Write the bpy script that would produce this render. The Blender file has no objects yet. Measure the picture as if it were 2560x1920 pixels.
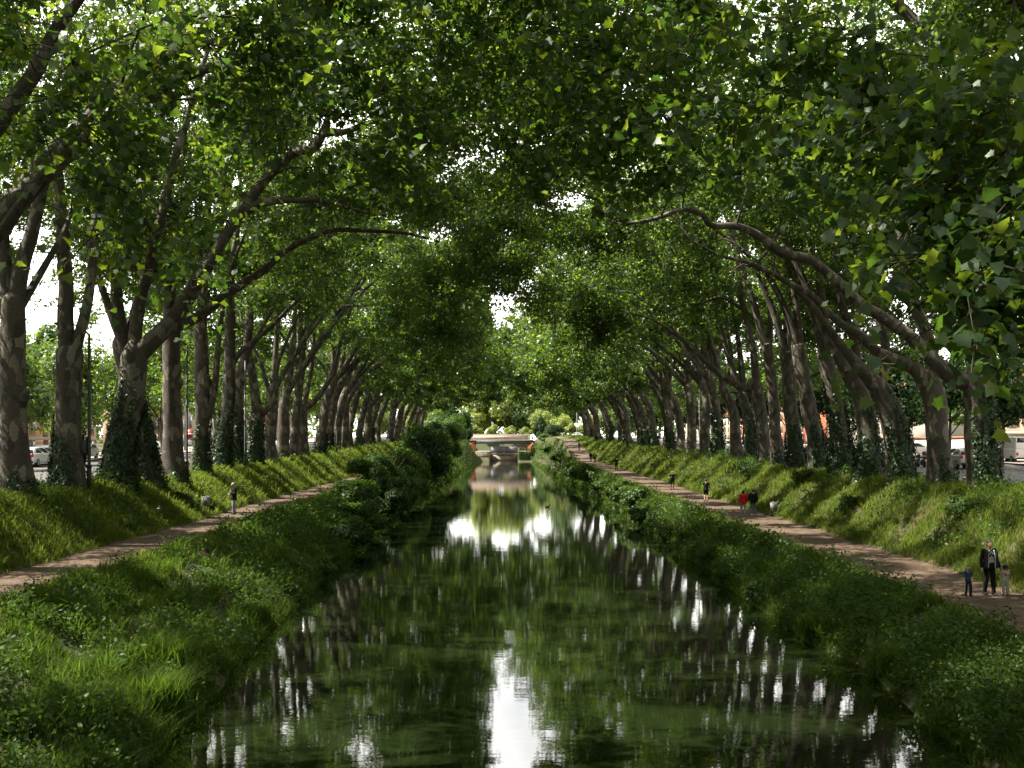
import bpy, bmesh, math, random
import numpy as np
from mathutils import Vector, Matrix, Euler

# ------------------------------------------------------------------ camera, world, sun, exposure
sc = bpy.context.scene
COL = sc.collection
F, CX, CY, HC = 2800.0, 1255.0, 1112.0, 6.3      # focal length and principal point of the view (px of a 2560 wide frame), eye height over the water
cam_d = bpy.data.cameras.new('camera')
cam_d.sensor_width = 36.0
cam_d.lens = 36.0 * F / 2560.0
cam_d.shift_x = (1280 - CX) / 2560.0
cam_d.shift_y = (CY - 960) / 2560.0
cam_d.clip_start = 0.1
cam_d.clip_end = 6000
cam = bpy.data.objects.new('camera', cam_d)
COL.objects.link(cam)
cam.location = (0, 0, HC)
cam.rotation_euler = (math.radians(90), 0, 0)
sc.camera = cam

SUN_EL, SUN_AZ = 54.0, -89.0       # azimuth measured from +Y towards +X (sun stands to the left, slightly ahead)
SKY_STRENGTH, SUN_STRENGTH, EXPOSURE = 0.06, 5.0, 1.75
CLOUD, ADDED_CLOUD = 7.5, 22.0
world = bpy.data.worlds.new('World')
sc.world = world
world.use_nodes = True
wn = world.node_tree
wn.nodes.clear()
sky = wn.nodes.new('ShaderNodeTexSky')
sky.sky_type = 'NISHITA'
sky.sun_disc = False
sky.sun_elevation = math.radians(SUN_EL)
sky.sun_rotation = math.radians(SUN_AZ)
sky.air_density = 1.0
sky.dust_density = 1.5
sky.ozone_density = 1.0
bg = wn.nodes.new('ShaderNodeBackground')
# bright broken cloud over the blue
tcw = wn.nodes.new('ShaderNodeTexCoord')
cn = wn.nodes.new('ShaderNodeTexNoise'); cn.inputs['Scale'].default_value = 2.2; cn.inputs['Detail'].default_value = 6
wn.links.new(tcw.outputs['Generated'], cn.inputs['Vector'])
cr = wn.nodes.new('ShaderNodeValToRGB'); cr.color_ramp.elements[0].position = .22; cr.color_ramp.elements[1].position = .42
wn.links.new(cn.outputs['Fac'], cr.inputs[0])
# brighter cloud bank added ahead, down the canal, to whiten the water reflection
dv = wn.nodes.new('ShaderNodeVectorMath'); dv.operation = 'DOT_PRODUCT'; dv.inputs[1].default_value = (0.0, 0.96, 0.28)
wn.links.new(tcw.outputs['Generated'], dv.inputs[0])
br_ = wn.nodes.new('ShaderNodeValToRGB'); br_.color_ramp.elements[0].position = .80; br_.color_ramp.elements[1].position = .95
br_.color_ramp.elements[0].color = (CLOUD, CLOUD * .985, CLOUD * .95, 1); br_.color_ramp.elements[1].color = (ADDED_CLOUD, ADDED_CLOUD * .985, ADDED_CLOUD * .95, 1)
wn.links.new(dv.outputs['Value'], br_.inputs[0])
cm = wn.nodes.new('ShaderNodeMixRGB'); wn.links.new(br_.outputs[0], cm.inputs[2])
wn.links.new(cr.outputs[0], cm.inputs[0]); wn.links.new(sky.outputs[0], cm.inputs[1])
bg.inputs['Strength'].default_value = SKY_STRENGTH
wo = wn.nodes.new('ShaderNodeOutputWorld')
wn.links.new(cm.outputs[0], bg.inputs[0])
wn.links.new(bg.outputs[0], wo.inputs[0])

sun_d = bpy.data.lights.new('sun', 'SUN')
sun_d.energy = SUN_STRENGTH
sun_d.angle = math.radians(0.5)
sun_d.color = (1.0, 0.93, 0.80)
sun = bpy.data.objects.new('sun', sun_d)
COL.objects.link(sun)
_e, _a = math.radians(SUN_EL), math.radians(SUN_AZ)
SUN_DIR = Vector((math.sin(_a) * math.cos(_e), math.cos(_a) * math.cos(_e), math.sin(_e)))
sun.rotation_euler = SUN_DIR.to_track_quat('Z', 'Y').to_euler()
sun.location = (-60, 60, 80)

sc.view_settings.view_transform = 'Standard'
sc.view_settings.look = 'None'
sc.view_settings.exposure = EXPOSURE
sc.view_settings.gamma = 1.0
sc.view_settings.use_curve_mapping = False
sc.render.engine = 'CYCLES'
sc.cycles.max_bounces = 7
sc.cycles.diffuse_bounces = 3
sc.cycles.glossy_bounces = 3
sc.cycles.transmission_bounces = 4
sc.cycles.transparent_max_bounces = 4
sc.cycles.caustics_reflective = False
sc.cycles.caustics_refractive = False

# ------------------------------------------------------------------ helpers
RNG = np.random.default_rng(11)
PI = math.pi


def tag(o, label=None, cat=None, group=None, kind=None):
    if label: o['label'] = label
    if cat: o['category'] = cat
    if group: o['group'] = group
    if kind: o['kind'] = kind
    return o


def empty(name, loc=(0, 0, 0), rz=0.0, label=None, cat=None, group=None):
    o = bpy.data.objects.new(name, None)
    o.empty_display_size = 0.3
    o.location = loc
    o.rotation_euler = (0, 0, rz)
    COL.objects.link(o)
    return tag(o, label, cat, group)


def link(name, me, mats, parent=None):
    o = bpy.data.objects.new(name, me)
    for m in (mats if isinstance(mats, (list, tuple)) else [mats]):
        me.materials.append(m)
    COL.objects.link(o)
    if parent is not None:
        o.parent = parent
    return o


def np_mesh(name, verts, faces, midx=None, smooth=False):
    """verts (n,3); faces: list of integer arrays of shape (m,k)"""
    me = bpy.data.meshes.new(name)
    verts = np.asarray(verts, dtype=np.float32)
    faces = [np.asarray(f, dtype=np.int32) for f in faces if len(f)]
    loops = np.concatenate([f.ravel() for f in faces])
    tot = np.concatenate([np.full(len(f), f.shape[1], dtype=np.int32) for f in faces])
    start = np.concatenate([[0], np.cumsum(tot)[:-1]]).astype(np.int32)
    me.vertices.add(len(verts)); me.vertices.foreach_set('co', verts.ravel())
    me.loops.add(len(loops)); me.loops.foreach_set('vertex_index', loops)
    me.polygons.add(len(tot)); me.polygons.foreach_set('loop_start', start); me.polygons.foreach_set('loop_total', tot)
    if midx is not None:
        me.polygons.foreach_set('material_index', np.asarray(midx, dtype=np.int32))
    if smooth:
        me.polygons.foreach_set('use_smooth', np.ones(len(tot), dtype=bool))
    me.update(calc_edges=True)
    return me


class MB:
    """collects geometry, then becomes ONE mesh object"""
    def __init__(s):
        s.v, s.f, s.m, s.n = [], [], [], 0

    def add(s, verts, faces, mat=0):
        verts = np.asarray(verts, dtype=float).reshape(-1, 3)
        if not isinstance(faces, list) or (len(faces) and not hasattr(faces[0], 'shape')):
            by = {}
            for f in faces: by.setdefault(len(f), []).append(f)
            faces = [np.array(x, dtype=np.int64) for x in by.values()]
        for f in faces:
            if len(f):
                s.f.append(np.asarray(f) + s.n); s.m.append(np.full(len(f), mat))
        s.v.append(verts); s.n += len(verts)
        return s

    def box(s, x0, x1, y0, y1, z0, z1, mat=0, bev=0.0):
        if bev <= 0:
            v = [(x, y, z) for z in (z0, z1) for y in (y0, y1) for x in (x0, x1)]
            return s.add(v, [(0, 2, 3, 1), (4, 5, 7, 6), (0, 1, 5, 4), (2, 6, 7, 3), (0, 4, 6, 2), (1, 3, 7, 5)], mat)
        b = bmesh.new()
        bmesh.ops.create_cube(b, size=1)
        for q in b.verts:
            q.co = ((x0 + x1) / 2 + q.co.x * (x1 - x0), (y0 + y1) / 2 + q.co.y * (y1 - y0), (z0 + z1) / 2 + q.co.z * (z1 - z0))
        bmesh.ops.bevel(b, geom=b.edges[:] , offset=bev, segments=2, affect='EDGES', profile=0.6)
        b.verts.index_update()
        s.add([q.co[:] for q in b.verts], [[q.index for q in f.verts] for f in b.faces], mat)
        b.free()
        return s

    def tube(s, pts, radii, n=8, mat=0, caps=True, rough=0.0, seed=0, sub=0):
        v, f = tube_geo(pts, radii, n, caps, rough, seed, sub)
        return s.add(v, f, mat)

    def loft(s, rings, mat=0, caps=True):
        """rings: list of (k,3) arrays"""
        k = len(rings[0]); R = len(rings)
        v = np.concatenate([np.asarray(r, float) for r in rings])
        i = np.arange(R - 1)[:, None] * k; j = np.arange(k)[None]
        q = np.stack([i + j, i + (j + 1) % k, i + k + (j + 1) % k, i + k + j], -1).reshape(-1, 4)
        fs = [q]
        if caps:
            fs += [np.arange(k)[::-1].reshape(1, k), (np.arange(k) + (R - 1) * k).reshape(1, k)]
        return s.add(v, fs, mat)

    def ell(s, c, r, nu=12, nv=8, mat=0):
        c = np.asarray(c, float)
        r = np.asarray(r, float) * np.ones(3)
        rings = []
        for i in range(1, nv):
            t = PI * i / nv
            a = np.arange(nu) * 2 * PI / nu
            rings.append(c + np.stack([np.cos(a) * math.sin(t), np.sin(a) * math.sin(t), np.full(nu, -math.cos(t))], 1) * r)
        return s.loft(rings, mat)

    def build(s, name, mats, parent=None, smooth=False):
        me = np_mesh(name, np.concatenate(s.v), s.f, np.concatenate(s.m), smooth)
        return link(name, me, mats, parent)


def catmull(P, sub):
    P = np.asarray(P, float)
    if sub <= 1 or len(P) < 3:
        if sub > 1:
            t = np.linspace(0, 1, sub + 1)[:, None]
            return P[0] * (1 - t) + P[1] * t
        return P
    Q = np.concatenate([[2 * P[0] - P[1]], P, [2 * P[-1] - P[-2]]])
    out = []
    for i in range(len(P) - 1):
        p0, p1, p2, p3 = Q[i:i + 4]
        for t in np.linspace(0, 1, sub, endpoint=False):
            out.append(0.5 * (2 * p1 + (p2 - p0) * t + (2 * p0 - 5 * p1 + 4 * p2 - p3) * t * t + (3 * p1 - p0 - 3 * p2 + p3) * t ** 3))
    out.append(P[-1])
    return np.array(out)


def tube_geo(pts, radii, n=8, caps=True, rough=0.0, seed=0, sub=0):
    P = np.asarray(pts, float)
    R = np.asarray(radii, float) * np.ones(len(P))
    if sub > 1:
        t0 = np.arange(len(P))
        P2 = catmull(P, sub)
        R = np.interp(np.linspace(0, len(P) - 1, len(P2)), t0, R)
        P = P2
    T = np.gradient(P, axis=0)
    T /= np.linalg.norm(T, axis=1)[:, None] + 1e-9
    u = np.cross(T[0], (0.3, 1.0, 0.1)); u /= np.linalg.norm(u)
    rings = []
    rg = np.random.default_rng(seed)
    ph = rg.uniform(0, 6.28, 6)
    a = np.arange(n) * 2 * PI / n
    L = np.concatenate([[0], np.cumsum(np.linalg.norm(np.diff(P, axis=0), axis=1))])
    for i in range(len(P)):
        u = u - T[i] * np.dot(u, T[i]); u /= np.linalg.norm(u) + 1e-9
        w = np.cross(T[i], u)
        rr = R[i]
        if rough:
            rr = R[i] * (1 + rough * (np.sin(2 * a + ph[0] + L[i] * .5) + .7 * np.sin(3 * a + ph[1] - L[i] * .8) + .6 * np.sin(5 * a + ph[2] + L[i] * 1.7) + .5 * np.sin(L[i] * 2.3 + ph[3] + a)))
        rings.append(P[i] + np.outer(np.cos(a) * rr, u) + np.outer(np.sin(a) * rr, w))
    v = np.concatenate(rings)
    m = len(P)
    i = np.arange(m - 1)[:, None] * n; j = np.arange(n)[None]
    q = np.stack([i + j, i + (j + 1) % n, i + n + (j + 1) % n, i + n + j], -1).reshape(-1, 4)
    fs = [q]
    if caps:
        fs += [np.arange(n)[::-1].reshape(1, n), (np.arange(n) + (m - 1) * n).reshape(1, n)]
    return v, fs


_ns = np.random.default_rng(5)
_nk = _ns.normal(0, 1, (14, 2)); _np = _ns.uniform(0, 6.28, 14)


def noise2(x, y, scale=1.0, o=0):
    """smooth noise about -1..1 with features about SCALE wide"""
    x = np.asarray(x, float) / scale + o * 7.31; y = np.asarray(y, float) / scale - o * 3.17
    r = 0
    for i in range(7):
        r = r + np.sin(_nk[i, 0] * 2.2 * x + _nk[i, 1] * 2.2 * y + _np[i] + 1.3 * np.sin(_nk[i + 7, 0] * x + _nk[i + 7, 1] * y + _np[i + 7]))
    return r / 4.0


def sstep(a, b, x):
    t = np.clip((np.asarray(x, float) - a) / (b - a), 0, 1)
    return t * t * (3 - 2 * t)


def kids(o):
    return [c for c in bpy.data.objects if c.parent == o]


def copy_tree(o, parent=None):
    c = o.copy(); COL.objects.link(c)
    if parent is not None: c.parent = parent
    for ch in o.children:
        copy_tree(ch, c)
    return c


def W(px, py, Y):
    """point at distance Y seen in the direction of photo pixel px, py (2560 wide)"""
    return np.array([(px - CX) * Y / F, Y, HC - (py - CY) * Y / F])


# ------------------------------------------------------------------ materials
def mat(name):
    m = bpy.data.materials.new(name)
    m.use_nodes = True
    m.node_tree.nodes.clear()
    return m, m.node_tree.nodes, m.node_tree.links


def out(nd, ln, s):
    o = nd.new('ShaderNodeOutputMaterial'); ln.new(s, o.inputs['Surface']); return o


def ramp(nd, ln, fac, stops):
    r = nd.new('ShaderNodeValToRGB')
    e = r.color_ramp.elements
    while len(e) < len(stops): e.new(0.5)
    for k, (p, c) in enumerate(stops):
        e[k].position = p; e[k].color = (*c, 1)
    ln.new(fac, r.inputs[0])
    return r.outputs[0]


def noise(nd, ln, scale, detail=4, coord='Object', rough=0.6, stretch=None):
    tc = nd.new('ShaderNodeTexCoord')
    src = tc.outputs[coord]
    if stretch:
        mp = nd.new('ShaderNodeMapping'); mp.inputs['Scale'].default_value = stretch
        ln.new(src, mp.inputs[0]); src = mp.outputs[0]
    n = nd.new('ShaderNodeTexNoise')
    n.inputs['Scale'].default_value = scale; n.inputs['Detail'].default_value = detail; n.inputs['Roughness'].default_value = rough
    ln.new(src, n.inputs['Vector'])
    return n.outputs['Fac']


def leaf_mat(name, cols, trans, tmix=0.45, gloss=0.06, rough=0.45):
    m, nd, ln = mat(name)
    g = nd.new('ShaderNodeNewGeometry')
    c1 = ramp(nd, ln, g.outputs['Random Per Island'], [(i / (len(cols) - 1), c) for i, c in enumerate(cols)])
    c2 = ramp(nd, ln, g.outputs['Random Per Island'], [(i / (len(trans) - 1), c) for i, c in enumerate(trans)])
    d = nd.new('ShaderNodeBsdfDiffuse'); ln.new(c1, d.inputs['Color'])
    t = nd.new('ShaderNodeBsdfTranslucent'); ln.new(c2, t.inputs['Color'])
    x = nd.new('ShaderNodeMixShader'); x.inputs[0].default_value = tmix
    ln.new(d.outputs[0], x.inputs[1]); ln.new(t.outputs[0], x.inputs[2])
    gl = nd.new('ShaderNodeBsdfGlossy'); gl.inputs['Roughness'].default_value = rough
    gl.inputs['Color'].default_value = (0.9, 1.0, 0.9, 1)
    y = nd.new('ShaderNodeMixShader'); y.inputs[0].default_value = gloss
    ln.new(x.outputs[0], y.inputs[1]); ln.new(gl.outputs[0], y.inputs[2])
    out(nd, ln, y.outputs[0])
    return m


def plain(name, col, rough=0.6, var=0.12, scale=6.0, metal=0.0, spec=0.4, coat=0.0, bump=0.0, bscale=40.0):
    m, nd, ln = mat(name)
    p = nd.new('ShaderNodeBsdfPrincipled')
    f = noise(nd, ln, scale)
    lo = tuple(max(0, c * (1 - var)) for c in col); hi = tuple(min(1, c * (1 + var)) for c in col)
    c = ramp(nd, ln, f, [(0.3, lo), (0.7, hi)])
    ln.new(c, p.inputs['Base Color'])
    p.inputs['Roughness'].default_value = rough; p.inputs['Metallic'].default_value = metal
    p.inputs['Specular IOR Level'].default_value = spec; p.inputs['Coat Weight'].default_value = coat
    if bump:
        b = nd.new('ShaderNodeBump'); b.inputs['Strength'].default_value = bump; b.inputs['Distance'].default_value = 0.02
        ln.new(noise(nd, ln, bscale), b.inputs['Height']); ln.new(b.outputs[0], p.inputs['Normal'])
    out(nd, ln, p.outputs[0])
    return m


def bark_mat(name, a, b, c):
    m, nd, ln = mat(name)
    p = nd.new('ShaderNodeBsdfPrincipled')
    tc = nd.new('ShaderNodeTexCoord')
    mp = nd.new('ShaderNodeMapping'); mp.inputs['Scale'].default_value = (1, 1, 0.55)
    ln.new(tc.outputs['Object'], mp.inputs[0])
    wob = nd.new('ShaderNodeTexNoise'); wob.inputs['Scale'].default_value = 2.0; wob.inputs['Detail'].default_value = 3
    ln.new(mp.outputs[0], wob.inputs['Vector'])
    mx = nd.new('ShaderNodeMixRGB'); mx.inputs[0].default_value = 0.25
    ln.new(mp.outputs[0], mx.inputs[1]); ln.new(wob.outputs['Color'], mx.inputs[2])
    vo = nd.new('ShaderNodeTexVoronoi'); vo.inputs['Scale'].default_value = 5.0
    ln.new(mx.outputs[0], vo.inputs['Vector'])
    sep = nd.new('ShaderNodeSeparateColor'); ln.new(vo.outputs['Color'], sep.inputs[0])
    patch = ramp(nd, ln, sep.outputs[0], [(0.0, a), (0.4, b), (0.66, b), (0.82, c), (1.0, b)])
    n2 = nd.new('ShaderNodeTexNoise'); n2.inputs['Scale'].default_value = 14; n2.inputs['Detail'].default_value = 5
    ln.new(tc.outputs['Object'], n2.inputs['Vector'])
    dk = ramp(nd, ln, n2.outputs['Fac'], [(0.25, (0.45, 0.45, 0.45)), (0.6, (1, 1, 1))])
    mul = nd.new('ShaderNodeMixRGB'); mul.blend_type = 'MULTIPLY'; mul.inputs[0].default_value = 0.9
    ln.new(patch, mul.inputs[1]); ln.new(dk, mul.inputs[2])
    ln.new(mul.outputs[0], p.inputs['Base Color'])
    p.inputs['Roughness'].default_value = 0.85
    bp = nd.new('ShaderNodeBump'); bp.inputs['Strength'].default_value = 0.6; bp.inputs['Distance'].default_value = 0.04
    ln.new(n2.outputs['Fac'], bp.inputs['Height']); ln.new(bp.outputs[0], p.inputs['Normal'])
    out(nd, ln, p.outputs[0])
    return m


M = {}
M['leaf'] = leaf_mat('plane leaf', [(.014, .040, .012), (.030, .062, .012), (.026, .058, .022), (.050, .080, .014), (.022, .050, .010)],
                     [(.06, .14, .012), (.12, .22, .014), (.08, .17, .02), (.22, .32, .018), (.31, .41, .034)], 0.5, 0.035, 0.42)
M['leaf_sunny'] = leaf_mat('sun brightened leaf', [(.08, .12, .02), (.13, .17, .03), (.18, .21, .05)], [(.36, .46, .05), (.48, .56, .07), (.55, .60, .10)], 0.45, 0.03)  # sunlight is put into this brighter leaf colour
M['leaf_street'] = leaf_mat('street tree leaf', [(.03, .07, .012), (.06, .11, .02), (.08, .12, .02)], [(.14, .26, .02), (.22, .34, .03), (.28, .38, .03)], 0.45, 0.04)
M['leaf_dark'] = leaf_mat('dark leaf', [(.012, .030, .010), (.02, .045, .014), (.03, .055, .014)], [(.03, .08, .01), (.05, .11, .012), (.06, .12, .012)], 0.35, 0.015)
M['litter'] = leaf_mat('dead leaf', [(.06, .035, .018), (.11, .07, .035), (.16, .11, .06), (.09, .09, .03)], [(.05, .03, .01), (.1, .06, .02)], 0.2, 0.0)
M['ivy'] = leaf_mat('ivy leaf', [(.010, .024, .008), (.018, .040, .010), (.026, .050, .014)], [(.02, .05, .008), (.03, .06, .01)], 0.15, 0.03, 0.4)
M['shrub'] = leaf_mat('shrub leaf', [(.025, .055, .012), (.045, .085, .016), (.065, .11, .02)], [(.06, .14, .012), (.11, .21, .018), (.17, .26, .02)], 0.4, 0.015)
M['weed'] = leaf_mat('weed leaf', [(.022, .05, .012), (.04, .08, .016), (.07, .105, .03), (.05, .09, .02)], [(.06, .13, .012), (.10, .19, .02), (.15, .23, .03)], 0.4, 0.012)
M['grass'] = leaf_mat('bank grass', [(.018, .042, .010), (.032, .064, .012), (.05, .08, .016), (.085, .085, .03)], [(.08, .17, .012), (.13, .24, .02), (.2, .28, .03)], 0.4, 0.0)
M['meadow'] = leaf_mat('meadow grass', [(.035, .075, .012), (.055, .10, .016), (.095, .125, .03), (.19, .175, .085)], [(.13, .25, .015), (.20, .32, .02), (.28, .35, .04), (.34, .33, .10)], 0.45, 0.0)
M['bark'] = bark_mat('plane bark', (.042, .036, .026), (.080, .068, .050), (.22, .195, .15))
M['bark_dark'] = bark_mat('dark bark', (.05, .042, .03), (.085, .07, .05), (.13, .11, .08))
M['twig'] = plain('twig', (.05, .04, .03), 0.9)
M['black_metal'] = plain('black metal', (.015, .016, .017), 0.45, spec=0.5)
M['grey_metal'] = plain('grey metal', (.30, .31, .31), 0.45, metal=0.4)
M['pale_metal'] = plain('pale slat', (.24, .24, .23), 0.55)
M['tyre'] = plain('rubber', (.02, .02, .02), 0.8)
M['glass'] = plain('car glass', (.03, .04, .045), 0.05, spec=0.8)
M['window'] = plain('window glass', (.05, .06, .065), 0.08, spec=0.8)
M['red_lamp'] = plain('red lamp glass', (.5, .02, .02), 0.2)
M['lamp_glass'] = plain('lamp glass', (.75, .75, .7), 0.15)
M['white'] = plain('white paint', (.80, .80, .78), 0.4, 0.04)
M['red'] = plain('red paint', (.55, .03, .03), 0.45)
M['plate'] = plain('blank plate', (.7, .7, .68), 0.4)
# ------------------------------------------------------------------ the lie of the land
def street_z(Y):
    return 4.2 + np.clip((np.asarray(Y, float) - 58) * 0.0165, 0, 4.4)


def path_z(Y, side):
    Y = np.asarray(Y, float)
    if side < 0:
        z = 2.1 + np.clip(Y - 30, -30, 400) * 0.009
        return z + (street_z(Y) - z) * sstep(270, 360, Y)
    z = 1.4 + np.clip(Y - 36, -30, 400) * 0.0120
    return z + (street_z(Y) - z) * sstep(195, 262, Y)


def edge(Y, side):
    Y = np.asarray(Y, float)
    w = 0.35 * noise2(Y, Y * 0 + side * 9, 5.0) + 0.12 * noise2(Y, Y * 0, 1.3)
    return np.interp(Y, [18, 24, 39, 53, 75, 110], [6.9, 7.1, 7.9, 8.5, 9.2, 9.8] if side < 0 else [9.5, 9.6, 10.0, 10.3, 10.7, 11.3]) + w


PATH = {-1: (13.3, 16.0), 1: (13.6, 17.1)}
TOP = {-1: 18.9, 1: 20.4}


def path_in(Y, side):
    return PATH[side][0] + 0.16 * noise2(Y, np.asarray(Y) * 0 + side, 4.0)


def path_out(Y, side):
    return PATH[side][1] + 0.22 * noise2(Y, np.asarray(Y) * 0 + 3 * side, 5.0)


def side_height(u, Y, side):
    we = edge(Y, side); pi_, po = path_in(Y, side), path_out(Y, side); pz, sz = path_z(Y, side), street_z(Y)
    z = np.where(u < we, -1.3 * np.clip((we - u) / 1.0, 0, 1), 0)
    lip = 0.42
    t1 = np.clip((u - we) / 0.45, 0, 1)
    t2 = np.clip((u - we - 0.45) / (pi_ - we - 0.45), 0, 1)
    z = np.where((u >= we) & (u < pi_), lip * t1 + (pz - lip) * (t2 ** 0.85), z)
    z = np.where((u >= pi_) & (u <= po), pz, z)
    t3 = np.clip((u - po) / (TOP[side] - po), 0, 1)
    z = np.where(u > po, pz + (sz - pz) * (0.6 * t3 + 0.4 * t3 * t3 * (3 - 2 * t3)), z)
    return z


def H(X, Y):
    X = np.asarray(X, float); Y = np.asarray(Y, float)
    z = np.where(X < 0.6, side_height(-X, Y, -1), side_height(X, Y, 1))
    u = np.abs(X)
    side = np.where(X < 0.6, -1, 1)
    on_bank = np.where(side < 0, (u > edge(Y, -1) + .5) & (u < path_in(Y, -1) - .3), (u > edge(Y, 1) + .5) & (u < path_in(Y, 1) - .3))
    on_slope = np.where(side < 0, (u > path_out(Y, -1) + .3) & (u < 22), (u > path_out(Y, 1) + .3) & (u < 23.5))
    z = z + np.where(on_bank, 0.14 * noise2(X, Y, 1.6) + .05 * noise2(X, Y, .6), 0) + np.where(on_slope, 0.10 * noise2(X, Y, 2.2), 0)
    # the lock at the far end
    inner = (X > -13.2) & (X < 13.7)
    z = np.where(Y > 419, np.where(inner, np.where((X > -4.6) & (X < 6.4), -1.5, 3.6), street_z(Y)), z)
    z = np.where((Y > 466), street_z(Y) - .4, z)
    return z


xs = np.unique(np.round(np.concatenate([np.arange(-23, 25, 0.35), np.arange(-60, -23, 2.0), np.arange(25, 62, 2.0), [-1500, -900, -500, -300, -180, -110, -80, 80, 110, 180, 300, 500, 900, 1500]]), 3))
ys = np.unique(np.round(np.concatenate([np.arange(-60, 20, 4.0), np.arange(20, 130, 0.7), np.arange(130, 300, 2.0), np.arange(300, 480, 3.0), [500, 560, 640, 800, 1100, 1600, 2400]]), 3))
GX, GY = np.meshgrid(xs, ys)
GZ = H(GX, GY)
nx, ny = len(xs), len(ys)
ii = (np.arange(ny - 1)[:, None] * nx + np.arange(nx - 1)[None]).ravel()
quads = np.stack([ii, ii + 1, ii + nx + 1, ii + nx], 1)

m, nd, ln = mat('earth')
p = nd.new('ShaderNodeBsdfPrincipled')
c1 = ramp(nd, ln, noise(nd, ln, 0.55, 6, rough=0.65), [(0.36, (.085, .052, .032)), (0.47, (.05, .042, .02)), (0.58, (.035, .055, .014)), (0.75, (.05, .075, .016))])
ln.new(c1, p.inputs['Base Color']); p.inputs['Roughness'].default_value = 0.95
b = nd.new('ShaderNodeBump'); b.inputs['Strength'].default_value = 0.8; b.inputs['Distance'].default_value = 0.06
ln.new(noise(nd, ln, 9, 6), b.inputs['Height']); ln.new(b.outputs[0], p.inputs['Normal'])
out(nd, ln, p.outputs[0]); M['earth'] = m
ground = link('ground', np_mesh('ground', np.stack([GX.ravel(), GY.ravel(), GZ.ravel()], 1), [quads], smooth=True), M['earth'])
tag(ground, kind='structure')


def strip(name, xa, xb, ya, yb, dz, mtl, nxs=6, step=0.8, zf=None):
    """sheet between the lines xa(Y) and xb(Y), DZ over the ground"""
    yy = np.arange(ya, yb + 1e-6, step)
    t = np.linspace(0, 1, nxs)
    A = xa(yy)[:, None] * (1 - t) + xb(yy)[:, None] * t
    Yg = np.repeat(yy[:, None], nxs, 1)
    Z = (H(A, Yg) if zf is None else zf(Yg)) + dz
    k = (np.arange(len(yy) - 1)[:, None] * nxs + np.arange(nxs - 1)[None]).ravel()
    o = link(name, np_mesh(name, np.stack([A.ravel(), Yg.ravel(), Z.ravel()], 1), [np.stack([k, k + 1, k + nxs + 1, k + nxs], 1)], smooth=True), mtl)
    return tag(o, kind='structure')


m, nd, ln = mat('trodden earth')
p = nd.new('ShaderNodeBsdfPrincipled')
c1 = ramp(nd, ln, noise(nd, ln, 1.3, 7, rough=0.7), [(0.3, (.056, .033, .020)), (0.5, (.098, .062, .039)), (0.68, (.155, .106, .070))])
c2 = ramp(nd, ln, noise(nd, ln, 26, 3), [(0.35, (.55, .52, .5)), (0.6, (1, 1, 1))])
mx = nd.new('ShaderNodeMixRGB'); mx.blend_type = 'MULTIPLY'; mx.inputs[0].default_value = .85
ln.new(c1, mx.inputs[1]); ln.new(c2, mx.inputs[2]); ln.new(mx.outputs[0], p.inputs['Base Color'])
p.inputs['Roughness'].default_value = 0.95
b = nd.new('ShaderNodeBump'); b.inputs['Strength'].default_value = 0.7; b.inputs['Distance'].default_value = 0.04
ln.new(noise(nd, ln, 12, 6), b.inputs['Height']); ln.new(b.outputs[0], p.inputs['Normal'])
out(nd, ln, p.outputs[0]); M['path'] = m
for sd in (-1, 1):
    strip('towpath', lambda y, s=sd: s * (path_in(y, s) - .05), lambda y, s=sd: s * (path_out(y, s) + .05), 15, 412, 0.012, M['path'], 9, 0.8,
          (lambda Yg, s=sd: path_z(Yg, s)))

M['asphalt'] = plain('asphalt', (.085, .083, .08), 0.9, 0.25, 3.0, bump=0.3, bscale=60)
M['kerb'] = plain('kerb stone', (.30, .29, .27), 0.85, 0.2, 3.0)
M['paving'] = plain('pale paving', (.32, .29, .25), 0.9, 0.2, 2.0)
for sd, a, bb in ((-1, 22.6, 31.0), (1, 24.0, 35.5)):
    strip('road', lambda y, s=sd, q=a: y * 0 + s * q, lambda y, s=sd, q=bb: y * 0 + s * q, 15, 418, 0.03, M['asphalt'], 4, 2.0, lambda Yg: street_z(Yg))
    strip('pavement', lambda y, s=sd, q=bb: y * 0 + s * (q + 4.6), lambda y, s=sd, q=bb: y * 0 + s * (q + 14), 15, 418, 0.16, M['paving'], 3, 2.0, lambda Yg: street_z(Yg))
    strip('parking_strip', lambda y, s=sd, q=bb: y * 0 + s * (q + .25), lambda y, s=sd, q=bb: y * 0 + s * (q + 4.6), 15, 418, 0.028, M['asphalt'], 3, 2.0, lambda Yg: street_z(Yg))
    kb = MB()
    for q in np.arange(16, 418, 3.0):
        z = float(street_z(q))
        kb.box(min(sd * bb, sd * (bb + .22)), max(sd * bb, sd * (bb + .22)), q, q + 2.98, z - .2, z + .13)
    tag(kb.build('kerb', M['kerb']), kind='structure')
    lm = MB()
    for q in np.arange(20, 300, 7.0):
        z = float(street_z(q + 1.5)); xc = sd * (a + bb) / 2
        lm.box(xc - .07, xc + .07, q, q + 3, z + .03, z + .036)
    tag(lm.build('road_marking', M['white']), kind='structure')

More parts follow.
